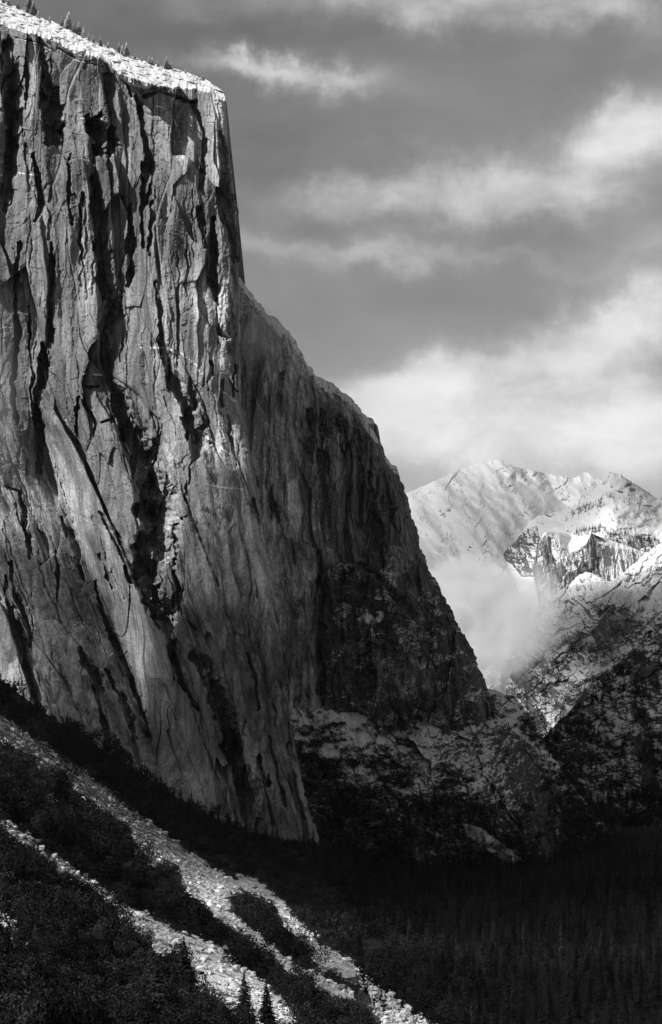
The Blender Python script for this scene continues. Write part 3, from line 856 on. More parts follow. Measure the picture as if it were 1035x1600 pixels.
# the two cliffs with snow caps (half dome side)
DOME_TOP = [(846, 842), (849, 834), (853, 831), (866, 831), (880, 833), (900, 836), (917, 840), (921, 837), (924, 833), (936, 838), (950, 843), (966, 848), (980, 853), (1010, 864), (1080, 880)]
DOME_RIM = [(846, 842), (853, 834), (862, 839), (872, 846), (880, 853), (889, 864), (898, 861), (910, 855), (917, 848), (924, 834), (932, 845), (945, 852), (960, 855), (970, 857), (980, 857), (1080, 884)]
FACE2 = [(924, 833), (932, 845), (943, 858), (940, 878), (930, 900), (905, 930), (870, 930), (884, 898), (902, 870), (914, 852)]
def dome_D(U, V, T):
    rim = np.interp(U, [p[0] for p in DOME_RIM], [p[1] for p in DOME_RIM]) + 2.0 * pn(U * .12, V * .1, 640)
    e2 = np.interp(V, [833, 852, 870, 898, 930], [924, 914, 902, 884, 870])
    D = 9300 + 1.0 * (U - 800) - 2.2 * (V - 830)
    D += np.where(U < e2, 1.2 * np.clip(U - 850, 0, 70), -60 + 1.1 * np.clip(U - e2, 0, 50))
    D += np.where((rim - V > 0), np.clip(rim - V, 0, None) * 14, 0) + np.where(inpoly(U, V, FACE2), 0, 2.0 * np.clip(U - 940, 0, 60))
    D += 16 * fbm(U * .09, V * .03, 4, 601) + 4 * fbm(U * .30, V * .10, 4, 605)
    return D + facet(U, V, 10, 40, 14, 16, 610, -.3) + facet(U, V, 4, 14, 6, 7, 615, -.3)
def dome_snow(U, V, T):
    rim = np.interp(U, [p[0] for p in DOME_RIM], [p[1] for p in DOME_RIM]) + 2.0 * pn(U * .12, V * .1, 640)
    face = .34 + .4 * fbm(U * .10, V * .03, 3, 641) + .4 * sstep(V, 890, 940)
    s_ = np.where(inpoly(U, V, FACE2), face - .05, np.where(U > 935, .95, face))
    s_ = np.where((U > 862) & (V < rim + 30) & (U < 915) & (V > rim - 5), np.maximum(s_, .75 + .4 * fbm(U * .1, V * .05, 3, 643)), s_)
    return np.where(V < rim, 1.2, s_)
hill('snow_capped_cliffs', 'steep grey cliffs with smooth snow caps below the far peak', DOME_TOP, [(850, 1000), (1080, 1000)], dome_D, M_DOME,
     dome_snow, 300, 200, .8, 8, lambda U, V, T: .35 + 0 * U, lambda U, V, T: .2 + 0 * U, foot=None, left=[(838, 862), (832, 890), (840, 930)])

# wooded snowy ridge right under the peak
RIDGE_TOP = [(786, 866), (796, 854), (806, 846), (818, 829), (828, 815), (842, 806), (860, 803), (880, 797), (900, 790), (920, 775), (935, 758), (946, 742), (955, 737), (964, 740), (974, 746), (988, 754), (995, 760), (996, 768), (1004, 768), (1020, 775), (1040, 784), (1140, 812), (1300, 860)]
RCLIFF = [(780, 870), (800, 850), (822, 826), (838, 822), (842, 840), (838, 862), (838, 900), (815, 900), (800, 880)]
def ridge_D(U, V, T):
    tv = sm(U, RIDGE_TOP)
    D = 12500 - 14 * (V - tv)
    return np.maximum(D, 10200 + 0 * V) + 120 * fbm(U * .02, V * .03, 4, 701) + facet(U, V, 26, 16, 30, 22, 710, .4) + facet(U, V, 8, 7, 8, 8, 715, .3) + np.where(inpoly(U, V, RCLIFF), 40 * fbm(U * .15, V * .12, 4, 718, .6) - 60, 0)
hill('wooded_ridge', 'snowy ridge with a rounded overhanging knob and scattered trees', RIDGE_TOP, [(830, 975), (1300, 975)], ridge_D, M_FARSNOW,
     lambda U, V, T: np.where(inpoly(U, V, RCLIFF), .30, 1.25 + .3 * fbm(U * .03, V * .03, 3, 720) - .9 * inpoly(U, V, [(968, 754), (984, 753), (995, 759), (994, 769), (984, 768)]) - .8 * inpoly(U + 3 * pn(U * .2, V * .2, 2), V, [(843, 806), (900, 793), (890, 801), (862, 808), (846, 813)])), 300, 160, 1.6, 9, back=[(200, -20), (800, -300), (2000, -1200), (2100, -3000)], foot=None, left=[(798, 892)], darkfn=lambda U, V, T: .5 * inpoly(U, V, RCLIFF) + .5 * inpoly(U, V, [(968, 754), (984, 753), (995, 759), (994, 769), (984, 768)]))

# the great snowy peak
PEAK_TOP = [(300, 930), (420, 870), (520, 818), (575, 796), (610, 782), (632, 772), (665, 758), (700, 742), (735, 728), (762, 720), (780, 717), (790, 719), (802, 728), (822, 733), (846, 738), (868, 743),
            (880, 745), (900, 747), (908, 738), (918, 738), (930, 747), (945, 752), (960, 760), (1000, 775), (1060, 800), (1200, 850)]
def peak_D(U, V, T):
    tv = sm(U, PEAK_TOP)
    D = 15500 - 11 * (V - tv)
    D = np.maximum(D, 12800 + 0 * V)
    q = U - .9 * (V - 760)      # gullies run down to the left
    D += 330 * fbm(q * .010, (V + .5 * U) * .006, 4, 801) + 40 * fbm(((U + .9 * V)) * .012, (V - .5 * U) * .012, 5, 805, .55) + 48 * fbm(U * .03, V * .035, 4, 806, .5)
    return D + facet(U, V, 60, 26, 20, 40, 810, -.75) * .6 + facet(U, V, 26, 20, 8, 9, 815, -.4) * .7 + facet(U, V, 7, 4, 2.5, 3.5, 820, -.75)
hill('snowy_peak', 'broad snow-covered mountain peak at the head of the valley', PEAK_TOP, [(300, 1160), (1200, 1120)], peak_D, M_FARSNOW,
     lambda U, V, T: 1.24 + .30 * fbm((U + V) * .02, (V - U) * .008, 4, 825) - .5 * sstep(fbm((U + V) * .05, (V - U) * .014, 4, 826, .6), .12, .3) * sstep(fbm(U * .02, V * .02, 3, 827), -.1, .15) - .5 * sstep(U, 898, 906) * (1 - sstep(U, 920, 928)) * (V < 750), 760, 330, 1.8, 10,
     back=[(300, -60), (1500, -600), (4000, -2500), (4100, -5000)])


# ------------------------------------------------------------------ vegetation
def transform_merge(parts):
    """parts: (verts, faces, tint) arrays with matrices already applied -> one mesh's arrays"""
    vs, fs, ts, off = [], [], [], 0
    for v_, f_, t_ in parts:
        vs.append(v_); fs.append(f_ + off); ts.append(t_); off += len(v_)
    return np.concatenate(vs), np.concatenate(fs), np.concatenate(ts)


def conifer_arrays(seed, h=1.0, tiers=26, per=9, lean=0.0, gap=.1):
    """crown of drooping branch sprays; unit height"""
    r = np.random.default_rng(seed)
    V_, F_, T_ = [], [], []
    n = 0
    for i in range(tiers):
        t = i / (tiers - 1)
        z = .12 + .86 * t
        rad = .155 * (1 - t) ** .8 + .012
        rad *= r.uniform(.8, 1.15)
        k = max(4, int(per * (1 - .5 * t)))
        for j in range(k):
            if r.random() < gap: continue
            a = 2 * np.pi * (j + r.random()) / k
            L = rad * r.uniform(.6, 1.25)
            wd = L * r.uniform(.35, .6) + .006
            dz = -L * r.uniform(.15, .55)
            ca, sa = np.cos(a), np.sin(a)
            zz = z + r.uniform(-.015, .015)
            b0 = np.array([ca * .006, sa * .006, zz + .012])
            tip = np.array([ca * L, sa * L, zz + dz])
            mid = np.array([ca * L * .6, sa * L * .6, zz + dz * .45])
            sd_ = np.array([-sa, ca, 0]) * wd * .5
            V_ += [b0, mid + sd_ - [0, 0, .012], tip, mid - sd_ - [0, 0, .012]]
            F_.append([n, n + 1, n + 2, n + 3])
            tt_ = r.uniform(-.4, .5)
            T_ += [tt_] * 4
            n += 4
    # spire
    V_ += [np.array([.01, 0, .95]), np.array([-.005, .009, .95]), np.array([0, 0, 1.02]), np.array([-.005, -.009, .95])]
    F_.append([n, n + 1, n + 2, n + 3]); T_ += [0] * 4
    return np.array(V_), np.array(F_), np.array(T_)


def trunk_arrays(h, r0, r1, limbs=0, seed=0, n=6):
    rr = np.random.default_rng(seed)
    V_, F_ = [], []
    def tube(p0, p1, a, b):
        base = len(V_)
        p0 = np.array(p0, float); p1 = np.array(p1, float)
        d = p1 - p0; d /= np.linalg.norm(d)
        x = np.cross(d, [.3, .9, .1]); x /= np.linalg.norm(x); y = np.cross(d, x)
        for p, rad in ((p0, a), (p1, b)):
            for k in range(n):
                t = 2 * np.pi * k / n
                V_.append(p + rad * (np.cos(t) * x + np.sin(t) * y))
        for k in range(n):
            F_.append([base + k, base + (k + 1) % n, base + n + (k + 1) % n, base + n + k])
    tube((0, 0, -.05 * h), (0, 0, h), r0, r1)
    for i in range(limbs):
        a = 2 * np.pi * i / max(limbs, 1) + rr.uniform(-.3, .3)
        z = h * rr.uniform(.45, .9)
        tube((0, 0, z), (math.cos(a) * h * .6, math.sin(a) * h * .6, z + h * rr.uniform(.3, .7)), r1 * .8, r1 * .25)
    return np.array(V_), np.array(F_)


def broad_arrays(seed, n=2800, lobes=11, lo=.022, hi=.055):
    """brushy rounded crown of leaf clumps, radius about 1, height about 1.5"""
    r = np.random.default_rng(seed)
    c = np.stack([r.normal(0, .45, lobes), r.normal(0, .45, lobes), r.uniform(.45, 1.15, lobes)], -1)
    rad = r.uniform(.28, .55, lobes)
    k = r.integers(0, lobes, n)
    d = r.normal(size=(n, 3)); d /= np.linalg.norm(d, axis=1)[:, None]
    p = c[k] + d * (rad[k] * r.uniform(.72, 1.08, n) ** .5)[:, None]
    p[:, 2] = np.maximum(p[:, 2], .03)
    nrm = d + r.normal(0, .45, (n, 3)); nrm /= np.linalg.norm(nrm, axis=1)[:, None]
    x = np.cross(nrm, r.normal(size=(n, 3))); x /= np.linalg.norm(x, axis=1)[:, None]
    y = np.cross(nrm, x)
    s = r.uniform(lo, hi, n)[:, None]
    q = np.stack([p + x * s, p + y * s * .8, p - x * s, p - y * s * .8], 1).reshape(-1, 3)
    f = np.arange(4 * n).reshape(n, 4)
    t = np.repeat(np.clip(r.normal(0, .35, n), -.6, 1.0), 4)
    return q, f, t


def variant(name, arr, mat):
    v_, f_, t_ = arr
    me = bpy.data.meshes.new(name)
    me.from_pydata(v_.tolist(), [], f_.tolist())
    if t_ is not None:
        at = me.attributes.new('tint', 'FLOAT', 'POINT'); at.data.foreach_set('value', t_.astype(np.float32))
    me.materials.append(mat)
    return me


CON = [conifer_arrays(s, tiers=30, per=10, gap=.12 + .05 * (s % 3)) for s in range(5)]
CON_HI = [conifer_arrays(20 + s, tiers=46, per=15, gap=.2) for s in range(3)]
CON_LO = [conifer_arrays(40 + s, tiers=12, per=6, gap=.05) for s in range(4)]
BRO = [broad_arrays(s) for s in range(6)]
BRO_LO = [broad_arrays(60 + s, 480, 7, .04, .09) for s in range(5)]
CON_ME = [variant('crown', a, M_NEEDLE) for a in CON]
CONH_ME = [variant('crown', a, M_NEEDLE) for a in CON_HI]
FROST_ME = [variant('crown', a, M_FROST) for a in [conifer_arrays(80 + s, tiers=34, per=16, gap=.08) for s in range(3)]]
BRO_ME = [variant('crown', a, M_LEAF) for a in BRO]
tv_, tf_ = trunk_arrays(.9, .014, .003)
CTRUNK = variant('trunk', (tv_, tf_, None), M_BARK)
tv_, tf_ = trunk_arrays(.6, .06, .03, 5, 3)
BTRUNK = variant('trunk', (tv_, tf_, None), M_BARK)


def tree(name, label, cat, group, loc, crown, trunk, sx, sz, rot):
    r = bpy.data.objects.new(name, None)
    COL.objects.link(r)
    r.location = loc; r.scale = (sx, sx, sz); r.rotation_euler = (random.uniform(-.03, .03), random.uniform(-.03, .03), rot)
    r.empty_display_size = .2
    tag(r, label, cat, group=group)
    for nm, me in (('crown', crown), ('trunk', trunk)):
        c = bpy.data.objects.new(nm, me); COL.objects.link(c); c.parent = r
    return r


def merged(name, label, bases, pts, mat):
    parts = []
    for (x, y, z, sx, sz, rot, k) in pts:
        ti = random.uniform(-.4, .4) if mat is not M_NEEDLE else min(random.expovariate(1.2), 4) - .6
        v_, f_, t_ = bases[k % len(bases)]
        c, s = math.cos(rot), math.sin(rot)
        w_ = np.stack([(v_[:, 0] * c - v_[:, 1] * s) * sx + x, (v_[:, 0] * s + v_[:, 1] * c) * sx + y, v_[:, 2] * sz + z], -1)
        parts.append((w_, f_, t_ + ti))
    if not parts: return
    a, b, t_ = transform_merge(parts)
    o = make_mesh(name, a, b, mat, None, dict(tint=t_))
    tag(o, label, kind='stuff')


def ground_z(u, v):
    D = float(land_depth(u, v))
    p = P(u, v, D)
    if u > 560: p[2] = min(p[2], -205)
    return p, D


# --- brush and oaks on the hillside
rnd = random.Random(3)
brush = []
for i in range(5200):
    u = rnd.uniform(-60, 760); v = rnd.uniform(1050, 1650)
    tv = float(np.interp(u, [-80, 0, 100, 200, 300, 390, 490, 560, 760], [1030, 1066, 1140, 1200, 1266, 1310, 1318, 1335, 1420]))
    if v < tv or u > 540 + (v - 1320) * 1.0: continue
    if talus_mask(np.array([u], np.float32), np.array([v], np.float32))[0] and rnd.random() > .03: continue
    p, D = ground_z(u, v)
    size = (3.6 + 9.0 * rnd.random() ** 2.2) * (1.35 if v < 1340 and u < 480 else 1.0)
    px = size * F_PX / D
    keep = min(1.0, (23.0 / px) ** 0.0)
    # crown must not spill over the chutes
    chk = talus_mask(np.array([u, u, u, u + px * .5], np.float32), np.array([v - px * .95, v - px * .6, v - px * .25, v - px * .5], np.float32))
    if chk.any() and rnd.random() > .02: continue
    brush.append((p[0], p[1], p[2] - size * .2, size * rnd.uniform(.85, 1.2), size * rnd.uniform(.8, 1.35), rnd.uniform(0, 6.28), rnd.randrange(30), px, u, v))
brush.sort(key=lambda b: -b[7])
for b in brush[:280]:
    u, v = b[8], b[9]
    if v > 1500: lab = 'dark rounded oak on the slope at the bottom left of the picture' if u < 330 else 'dark rounded oak beside the lower end of the talus chutes'
    elif v > 1400: lab = 'dark rounded oak below the lower talus chute' if u < 200 else 'dark rounded oak between the two talus chutes'
    else: lab = 'dark rounded oak high on the slope near the cliff foot'
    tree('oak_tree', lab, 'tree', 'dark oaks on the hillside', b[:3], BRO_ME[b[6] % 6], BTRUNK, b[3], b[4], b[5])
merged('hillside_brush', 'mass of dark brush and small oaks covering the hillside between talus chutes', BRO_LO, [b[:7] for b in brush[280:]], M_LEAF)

# --- valley conifers
con = []
for i in range(14000):
    v = 1308 + 330 * rnd.random() ** 1.15 if i % 2 else rnd.uniform(1308, 1400)
    lim = 470 + max(0, v - 1330) * .9
    if v < 1335: lim = 640
    u = rnd.uniform(lim, 1180)
    p, D = ground_z(u, v)
    h = 12 + 20 * rnd.random() ** .8
    con.append((p[0], p[1], p[2] - .5, h * rnd.uniform(.75, 1.1), h, rnd.uniform(0, 6.28), rnd.randrange(60), h * F_PX / D, u, v))
dens_keep = []
occ = {}
for c in con:
    kx, ky = int(c[0] // 16), int(c[1] // 16)
    rmin = 7 + .22 * (c[4] - 12)
    if any((c[0] - q[0]) ** 2 + ((c[1] - q[1]) * .8) ** 2 < rmin ** 2 for a_ in (-1, 0, 1) for b_ in (-1, 0, 1) for q in occ.get((kx + a_, ky + b_), ())): continue
    occ.setdefault((kx, ky), []).append(c)
    dens_keep.append(c)
con = dens_keep
con.sort(key=lambda b: -b[7])
vis = [c for c in con if c[8] < 1050 and c[9] - c[7] < 1600]
rest = [c for c in con if not (c[8] < 1050 and c[9] - c[7] < 1600)]
for c in vis[:165]:
    lab = 'dark conifer standing in the valley forest at the lower right' if c[8] > 800 else 'dark conifer in the valley forest beside the brushy slope'
    tree('conifer_tree', lab, 'tree', 'dark conifers of the valley forest', c[:3], CON_ME[c[6] % 5], CTRUNK, c[3], c[4], c[5])
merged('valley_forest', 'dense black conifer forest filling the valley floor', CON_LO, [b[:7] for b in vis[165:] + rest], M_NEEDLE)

# --- single conifers among the chutes in the foreground
for (u, v, hpx, lab) in [
    (285, 1556, 92, 'feathery conifer standing on the lower talus chute'),
    (383, 1602, 82, 'broad dark conifer at the bottom edge on pale talus'),
    (418, 1604, 70, 'narrow conifer right of the broad one at the bottom edge'),
    (576, 1592, 68, 'small dark conifer at the right end of the talus chute'),
    (10, 1530, 84, 'tall thin conifer before the pale patch at the far left'),
    (30, 1500, 60, 'smaller conifer beside the pale patch at the far left'),
    (245, 1600, 96, 'dark conifer at the bottom edge left of the talus'),
    (205, 1596, 70, 'short dark conifer deep in the lower left slope'),
    (600, 1575, 46, 'little conifer in the brush right of the talus end'),
    (646, 1585, 50, 'dark conifer in brush just below the talus end'),
    (160, 1470, 60, 'dark conifer below the middle of the lower talus chute'),
    (90, 1440, 52, 'dark conifer under the upper part of the lower chute')]:
    p, D = ground_z(u, v)
    h = hpx * D / F_PX
    tree('conifer_tree', lab, 'tree', None, (p[0], p[1], p[2]), CONH_ME[rnd.randrange(3)], CTRUNK, h * 1.55, h, rnd.uniform(0, 6))

for i in range(48):
    u = -5 + 500 * (i + rnd.random()) / 48
    v = float(np.interp(u, [-80, 0, 100, 200, 300, 390, 490], [1032, 1064, 1140, 1200, 1266, 1306, 1318])) + rnd.uniform(2, 16)
    p, D = ground_z(u, v); h = rnd.uniform(16, 40) * D / F_PX
    tree('conifer_tree', 'small dark conifer at the foot of the great cliff' + (' near the left edge' if u < 160 else ' near its prow' if u > 380 else ''), 'tree', 'conifers along the cliff foot',
         (p[0], p[1], p[2]), CON_ME[rnd.randrange(5)], CTRUNK, h * rnd.uniform(1.0, 1.7), h, rnd.uniform(0, 6))
n_ = 0
while n_ < 62:
    u = rnd.uniform(-5, 340); v = rnd.uniform(1400, 1625)
    if v < 1440 + .25 * u or talus_mask(np.array([u, u, u], np.float32), np.array([v, v - 25, v - 50], np.float32)).any(): continue
    p, D = ground_z(u, v); h = rnd.uniform(26, 62) * D / F_PX; n_ += 1
    tree('conifer_tree', 'dark conifer poking up out of the brush at the lower left' if v > 1530 else 'dark conifer in the brush left of the lower talus chute',
         'tree', 'conifers among the lower left brush', (p[0], p[1], p[2]), CONH_ME[rnd.randrange(3)], CTRUNK, h * rnd.uniform(1.0, 1.5), h, rnd.uniform(0, 6))

# --- frosted pines along the summit rim
rimtrees = [(5, 9), (14, 11), (28, 10), (46, 22), (52, 17), (60, 9), (78, 8), (97, 12), (107, 19), (116, 12), (124, 15), (131, 12), (139, 9), (146, 9),
            (157, 11), (169, 8), (186, 12), (191, 11), (198, 15), (211, 7), (222, 6), (233, 9), (238, 10), (247, 8), (261, 14), (267, 9), (290, 6), (318, 7)]
dg = bpy.context.evaluated_depsgraph_get()
S1 = np.array(SKY1, float)
for (u, hp) in rimtrees:
    j_ = int(np.argmin(np.abs(RIM_UV[:, 0] - u)))
    D = float(RIM_D[j_]); p = P(u, RIM_UV[j_, 1] + 1, D); h = hp * 1.55 * D / F_PX
    wide = 1.9 if hp > 13 else 1.5
    tree('pine_tree', 'frosted pine on the snowy summit rim' if u > 80 else 'frosted pine on the snowy summit rim at the upper left', 'tree', 'frosted pines along the summit rim',
         (p[0], p[1], p[2]), FROST_ME[rnd.randrange(3)], CTRUNK, h * wide, h, rnd.uniform(0, 6))


# --- trees on the ledges, the dark mountainside and the far ridges (a scattered mass)
def scatter_on(obj_name, fn, n, hmin, hmax, bases, mat, name, label, seed):
    me = bpy.data.objects[obj_name].data
    co = np.zeros(len(me.vertices) * 3, np.float32); me.vertices.foreach_get('co', co); co = co.reshape(-1, 3)
    cp, sp = math.cos(PITCH), math.sin(PITCH)
    fwd = co[:, 1] * cp + co[:, 2] * sp; upv = -co[:, 1] * sp + co[:, 2] * cp
    ok = fwd > 100
    u = CU + F_PX * co[:, 0] / np.where(ok, fwd, 1); v = CV - F_PX * upv / np.where(ok, fwd, 1)
    wgt = fn(u, v) * ok * (u > -20) * (u < 1060)
    r = np.random.default_rng(seed)
    wgt = wgt / wgt.sum()
    idx = r.choice(len(co), n, p=wgt)
    pts = []
    for i in idx:
        h = r.uniform(hmin, hmax)
        pts.append((co[i, 0] + r.uniform(-4, 4), co[i, 1] + r.uniform(-6, 0), co[i, 2] - h * .1, h * r.uniform(1.2, 1.9), h, r.uniform(0, 6), int(r.integers(0, 20))))
    merged(name, label, bases, pts, mat)


def apron_w(u, v):
    m = (fbm(u * .022, v * .022, 4, 335) > -.12) * 1.0
    m = np.where(apron_slab(u, v), .04, m)
    m = np.where(inpoly(u, v, [(718, 1284), (752, 1290), (824, 1350), (780, 1345), (735, 1312)]), 0, m)
    m = np.where(inpoly(u, v, [(455, 1090), (570, 1083), (600, 1110), (610, 1170), (560, 1150), (500, 1120), (455, 1112)]), m * .3 + .12, m)
    return m * (v > 1088)
scatter_on('ledge_slope', apron_w, 850, 4, 10, BRO_LO, M_LEAF, 'ledge_brush', 'dark brush scattered over the snowy ledges below the east wall', 1)
scatter_on('ledge_slope', lambda u, v: (v > 1250) * (u > 500) * 1.0, 900, 12, 26, CON_LO, M_NEEDLE, 'slope_conifers', 'dark conifers massed along the foot of the ledges', 2)
scatter_on('dark_mountainside', lambda u, v: (fbm(u * .03, v * .03, 4, 425) > -.05) * 1.0 + (v > 1240), 3400, 12, 26, CON_LO, M_NEEDLE, 'mountainside_conifers', 'dark conifers covering the right-hand mountainside', 3)
scatter_on('snowy_slopes', lambda u, v: (fbm(u * .04, v * .04, 4, 525) > .05) * sstep(v, 880, 940) + .05, 800, 14, 28, CON_LO, M_NEEDLE, 'slope_trees', 'tiny dark trees dotted over the snow-streaked slopes', 4)
scatter_on('wooded_ridge', lambda u, v: (u > 885) * (.16 * (v < 820) * (fbm(u * .05, v * .07, 3, 731) > -.1) + 1.6 * inpoly(u, v, [(888, 800), (940, 780), (945, 792), (900, 806)]) + 1.8 * inpoly(u, v, [(886, 832), (935, 822), (1000, 838), (1035, 845), (1060, 850), (1060, 880), (975, 880), (960, 858), (925, 836), (900, 838)])), 800, 18, 30, CON_LO, M_NEEDLE, 'ridge_trees', 'tiny dark trees dotted along the snowy ridge', 5)
scatter_on('snowy_peak', lambda u, v: (v < 900) * (fbm((u + v) * .03, (v - u) * .02, 3, 741) > .18) * 1.0, 450, 12, 22, CON_LO, M_NEEDLE, 'peak_trees', 'tiny dark specks of trees on the far snowy peak', 6)


# ------------------------------------------------------------------ stones of the talus chutes
def rock_arrays(seed, nlat=4, nlon=6):
    r = np.random.default_rng(seed)
    V_ = [[0, 0, -.6]]
    for i in range(1, nlat):
        th = math.pi * i / nlat
        for j in range(nlon):
            ph = 2 * math.pi * (j + .5 * (i % 2)) / nlon
            s = r.uniform(.75, 1.2)
            V_.append([math.sin(th) * math.cos(ph) * s, math.sin(th) * math.sin(ph) * s, -math.cos(th) * .6 * s])
    V_.append([0, 0, .55])
    F_ = []
    for j in range(nlon):
        F_.append([0, 1 + (j + 1) % nlon, 1 + j, 1 + j])
        for i in range(nlat - 2):
            a = 1 + i * nlon
            F_.append([a + j, a + (j + 1) % nlon, a + nlon + (j + 1) % nlon, a + nlon + j])
        a = 1 + (nlat - 2) * nlon
        F_.append([a + j, a + (j + 1) % nlon, len(V_) - 1, len(V_) - 1])
    return np.array(V_), F_


def rock_tris(seed, **k):
    v_, f_ = rock_arrays(seed, **k)
    v_ = np.round(v_ * 1.7) / 1.7 * .6 + v_ * .4 + np.random.default_rng(seed).normal(0, .06, v_.shape)
    t = []
    for q in f_:
        q2 = []
        for a in q:
            if a not in q2: q2.append(a)
        if len(q2) == 4: t += [[q2[0], q2[1], q2[2]], [q2[0], q2[2], q2[3]]]
        else: t.append(q2)
    return v_, np.array(t), np.zeros(len(v_))


ROCKS = [rock_tris(s, nlat=3, nlon=5) for s in range(8)]
pts = []
N_ = 190000
su = RNG.uniform(-40, 700, N_).astype(np.float32); sv_ = RNG.uniform(1080, 1640, N_).astype(np.float32)
ok = talus_mask(su + RNG.normal(0, 3.5, N_).astype(np.float32), sv_ + RNG.normal(0, 2.5, N_).astype(np.float32)) & (fbm(su * .05, sv_ * .07, 3, 215) > -.28 + RNG.normal(0, .12, N_))
su = su[ok]; sv_ = sv_[ok]
sD = land_depth(su, sv_); sP = P(su, sv_, sD)
for i in range(len(su)):
    if RNG.random() < .35: continue
    s = RNG.random() ** 20 * 2.2 + RNG.random() * .45 + .2
    pts.append((sP[i, 0], sP[i, 1], sP[i, 2] + s * .2, s * RNG.uniform(.9, 1.5), s * RNG.uniform(.9, 1.7), RNG.uniform(0, 6.28), int(RNG.integers(0, 8))))
merged('talus_stones', 'pale broken stones filling the talus chutes', ROCKS, pts, M_SCREE)


# --- big boulders one can tell apart
def boulder(u, v, wpx, hpx, lab, seed):
    p, D = ground_z(u, v)
    s = D / F_PX
    v_, f_, t_ = rock_tris(seed, nlat=5, nlon=8)
    v_ = v_ * [wpx * s * .5, wpx * s * .5, hpx * s * .9]
    v_ = np.round(v_ / (wpx * s * .13)) * (wpx * s * .13) * .35 + v_ * .65
    o = make_mesh('boulder', v_, f_, M_BOULDER, None, dict(tint=t_))
    o.location = p + np.array([0, 0, hpx * s * .3])
    tag(o, lab, 'boulder')


boulder(352, 1404, 30, 17, 'large squarish boulder with a flat pale top between two chutes', 101)
boulder(356, 1424, 20, 12, 'smaller slab just below the large squarish boulder', 102)
boulder(326, 1391, 9, 8, 'small rounded boulder left of the large squarish one', 103)
boulder(395, 1388, 16, 8, 'flat pale boulder on the edge of the upper chute', 104)
boulder(548, 1534, 30, 20, 'dark cracked boulder at the end of the right-hand chute', 105)
boulder(520, 1526, 14, 8, 'flat pale boulder left of the dark cracked one', 106)
boulder(532, 1546, 22, 9, 'low flat boulder below the dark cracked one', 107)
boulder(250, 1482, 12, 11, 'dark round boulder in the middle of the lower chute', 108)
boulder(434, 1566, 15, 11, 'rounded boulder near the lower end of the lower chute', 109)


# ------------------------------------------------------------------ mist
def mist(name, label, u, v, D, wpx, hpx, depth, dens, seed, rot=0.0, thr=.42, fr=2.2):
    c = P(u, v, D)
    s = D / F_PX
    bpy_me = bpy.data.meshes.new(name)
    import bmesh
    bm = bmesh.new()
    bmesh.ops.create_icosphere(bm, subdivisions=3, radius=1.0)
    bm.to_mesh(bpy_me); bm.free()
    o = bpy.data.objects.new(name, bpy_me); COL.objects.link(o)
    o.location = c; o.scale = (wpx * s * .5, depth, hpx * s * .5); o.rotation_euler = (0, rot, 0)
    m = bpy.data.materials.new(name); m.use_nodes = True
    t = NT(m.node_tree)
    tc = t.n('ShaderNodeTexCoord')
    co = tc.outputs['Object']
    ln = t.n('ShaderNodeVectorMath', operation='LENGTH'); t.put(ln.inputs[0], co)
    fall = t.rng(ln.outputs['Value'], .25, .98, 1.0, 0.0)
    nz = t.noise(t.vm('ADD', co, (seed * 3.3, seed * 1.7, 0)), fr, 5, .6, .3)
    dn = t.m('MULTIPLY', t.m('MAXIMUM', t.m('SUBTRACT', t.m('ADD', nz, t.m('MULTIPLY', fall, .35)), thr + .2), 0.0), fall)
    vol = t.n('ShaderNodeVolumePrincipled')
    vol.inputs['Color'].default_value = (.97, .97, .97, 1)
    vol.inputs['Anisotropy'].default_value = 0.0
    t.put(vol.inputs['Density'], t.m('MULTIPLY', dn, dens))
    out = t.n('ShaderNodeOutputMaterial')
    t.put(out.inputs['Volume'], vol.outputs[0])
    bpy_me.materials.append(m)
    tag(o, label, kind='stuff')
    return o


mist('valley_mist', 'bright mist billowing in the gap left of the snowy slopes', 755, 950, 9900, 350, 260, 600, .06, 7, .55, .50, 3.6)
mist('mist_bank', 'bright mist bank sunk in the bottom of the gap', 740, 1040, 9400, 220, 200, 500, .04, 4, .2, .47, 3.4)
mist('mist_veil', 'faint veil of mist drifting up over the edge of the snowy slopes', 815, 975, 7300, 200, 300, 420, .035, 5, .5, .44, 2.6)
mist('cliff_mist', 'thin mist drifting across the upper east wall', 402, 530, 3640, 100, 170, 50, .05, 2, .3, .36, 1.3)
mist('edge_mist', 'faint mist drifting over the left of the great cliff', 0, 600, 3150, 120, 520, 60, .014, 3, 0, .36, 1.6)


# ------------------------------------------------------------------ air
hx0, hx1, hy0, hy1, hz0, hz1 = -20010, 20010, -6010, 26010, -268, 1720
hv = [(x, y, z) for x in (hx0, hx1) for y in (hy0, hy1) for z in (hz0, hz1)]
hz = make_mesh('haze', np.array(hv, float), np.array([(0, 1, 3, 2), (4, 6, 7, 5), (0, 4, 5, 1), (2, 3, 7, 6), (0, 2, 6, 4), (1, 5, 7, 3)]))
hm = bpy.data.materials.new('haze'); hm.use_nodes = True
ht = NT(hm.node_tree)
hvol = ht.n('ShaderNodeVolumePrincipled')
hvol.inputs['Color'].default_value = (.9, .9, .9, 1)
hvol.inputs['Density'].default_value = 2.0e-6
hout = ht.n('ShaderNodeOutputMaterial'); ht.put(hout.inputs['Volume'], hvol.outputs[0])
hz.data.materials.append(hm)
tag(hz, 'thin winter haze filling the valley air', kind='stuff')


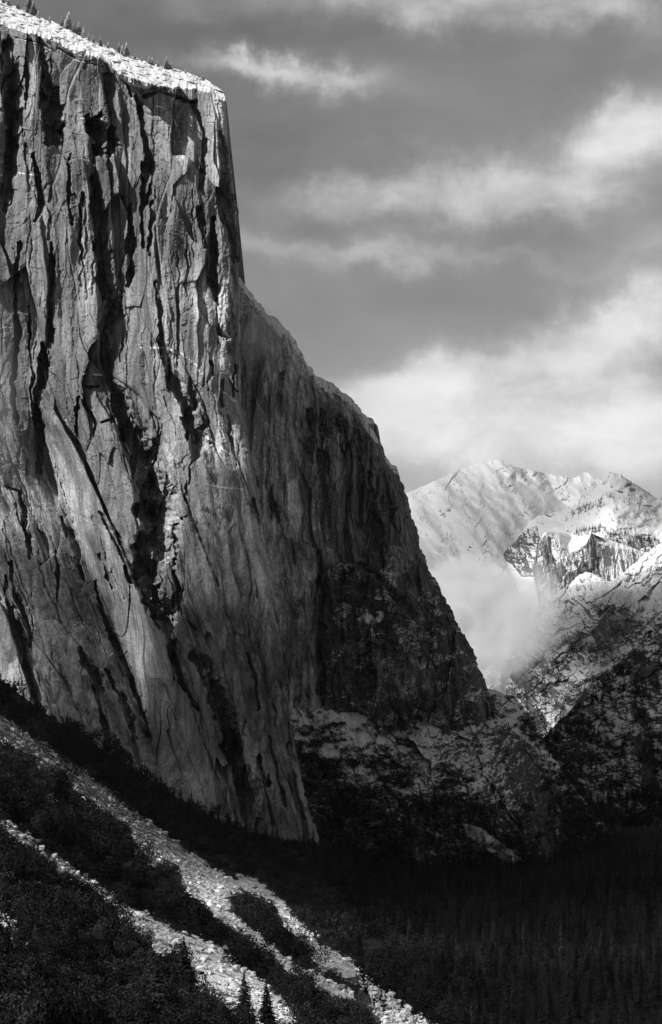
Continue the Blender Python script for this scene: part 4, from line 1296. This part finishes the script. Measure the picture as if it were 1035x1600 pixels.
# ------------------------------------------------------------------ unseen clouds added left of the frame, blocking the sun from chosen areas
def shade_cloud(u, v, D, r, tau, dist, seed):
    import bmesh
    c = Vector(P(u, v, D).tolist()) + sd * dist
    me = bpy.data.meshes.new('shade_cloud')
    bm = bmesh.new()
    bmesh.ops.create_icosphere(bm, subdivisions=4, radius=r)
    for w_ in bm.verts:
        d = w_.co.normalized()
        k = 1 + .5 * float(fbm(np.float32(d.x * 1.6 + d.z), np.float32(d.y * 1.6 - d.z), 4, seed))
        w_.co *= k
    bm.to_mesh(me); bm.free()
    o = bpy.data.objects.new('shade_cloud', me); COL.objects.link(o); o.location = c
    m = bpy.data.materials.new('shade_cloud'); m.use_nodes = True
    t = NT(m.node_tree)
    vol = t.n('ShaderNodeVolumePrincipled')
    vol.inputs['Color'].default_value = (.9, .9, .9, 1)
    vol.inputs['Density'].default_value = tau / (2 * r)
    out = t.n('ShaderNodeOutputMaterial'); t.put(out.inputs['Volume'], vol.outputs[0])
    me.materials.append(m)
    tag(o, 'one of the unseen clouds added high up to shade parts of the slopes and cliff', kind='stuff')


for i, c in enumerate([(340, 1205, 3200, 215, 3.2, 3600), (215, 1180, 3200, 130, 2.4, 3600), (440, 1160, 3250, 160, 2.2, 3600), (960, 1345, 3600, 190, 2.0, 4400), (1000, 1570, 1900, 300, 1.1, 4400), (140, 1110, 3280, 75, 1.8, 3600), (68, 900, 3400, 55, 1.8, 3600), (95, 1010, 3350, 55, 1.8, 3600), (1080, 1335, 3650, 240, 2.4, 4400),
                       (900, 1430, 2800, 400, 2.2, 5000), (650, 1390, 2950, 250, 2.4, 4400),
                       (1000, 1120, 6600, 420, 2.0, 5200), (925, 955, 7900, 420, 1.8, 5600), (1040, 930, 7900, 380, 1.2, 5600), (930, 1375, 3200, 260, 2.0, 4400), (700, 860, 14500, 1400, 1.3, 7500), (900, 790, 12500, 800, 1.0, 7500), (1000, 1050, 5300, 380, 2.2, 4400), (920, 1130, 5300, 330, 2.0, 4400)]):
    shade_cloud(*c, 900 + i)
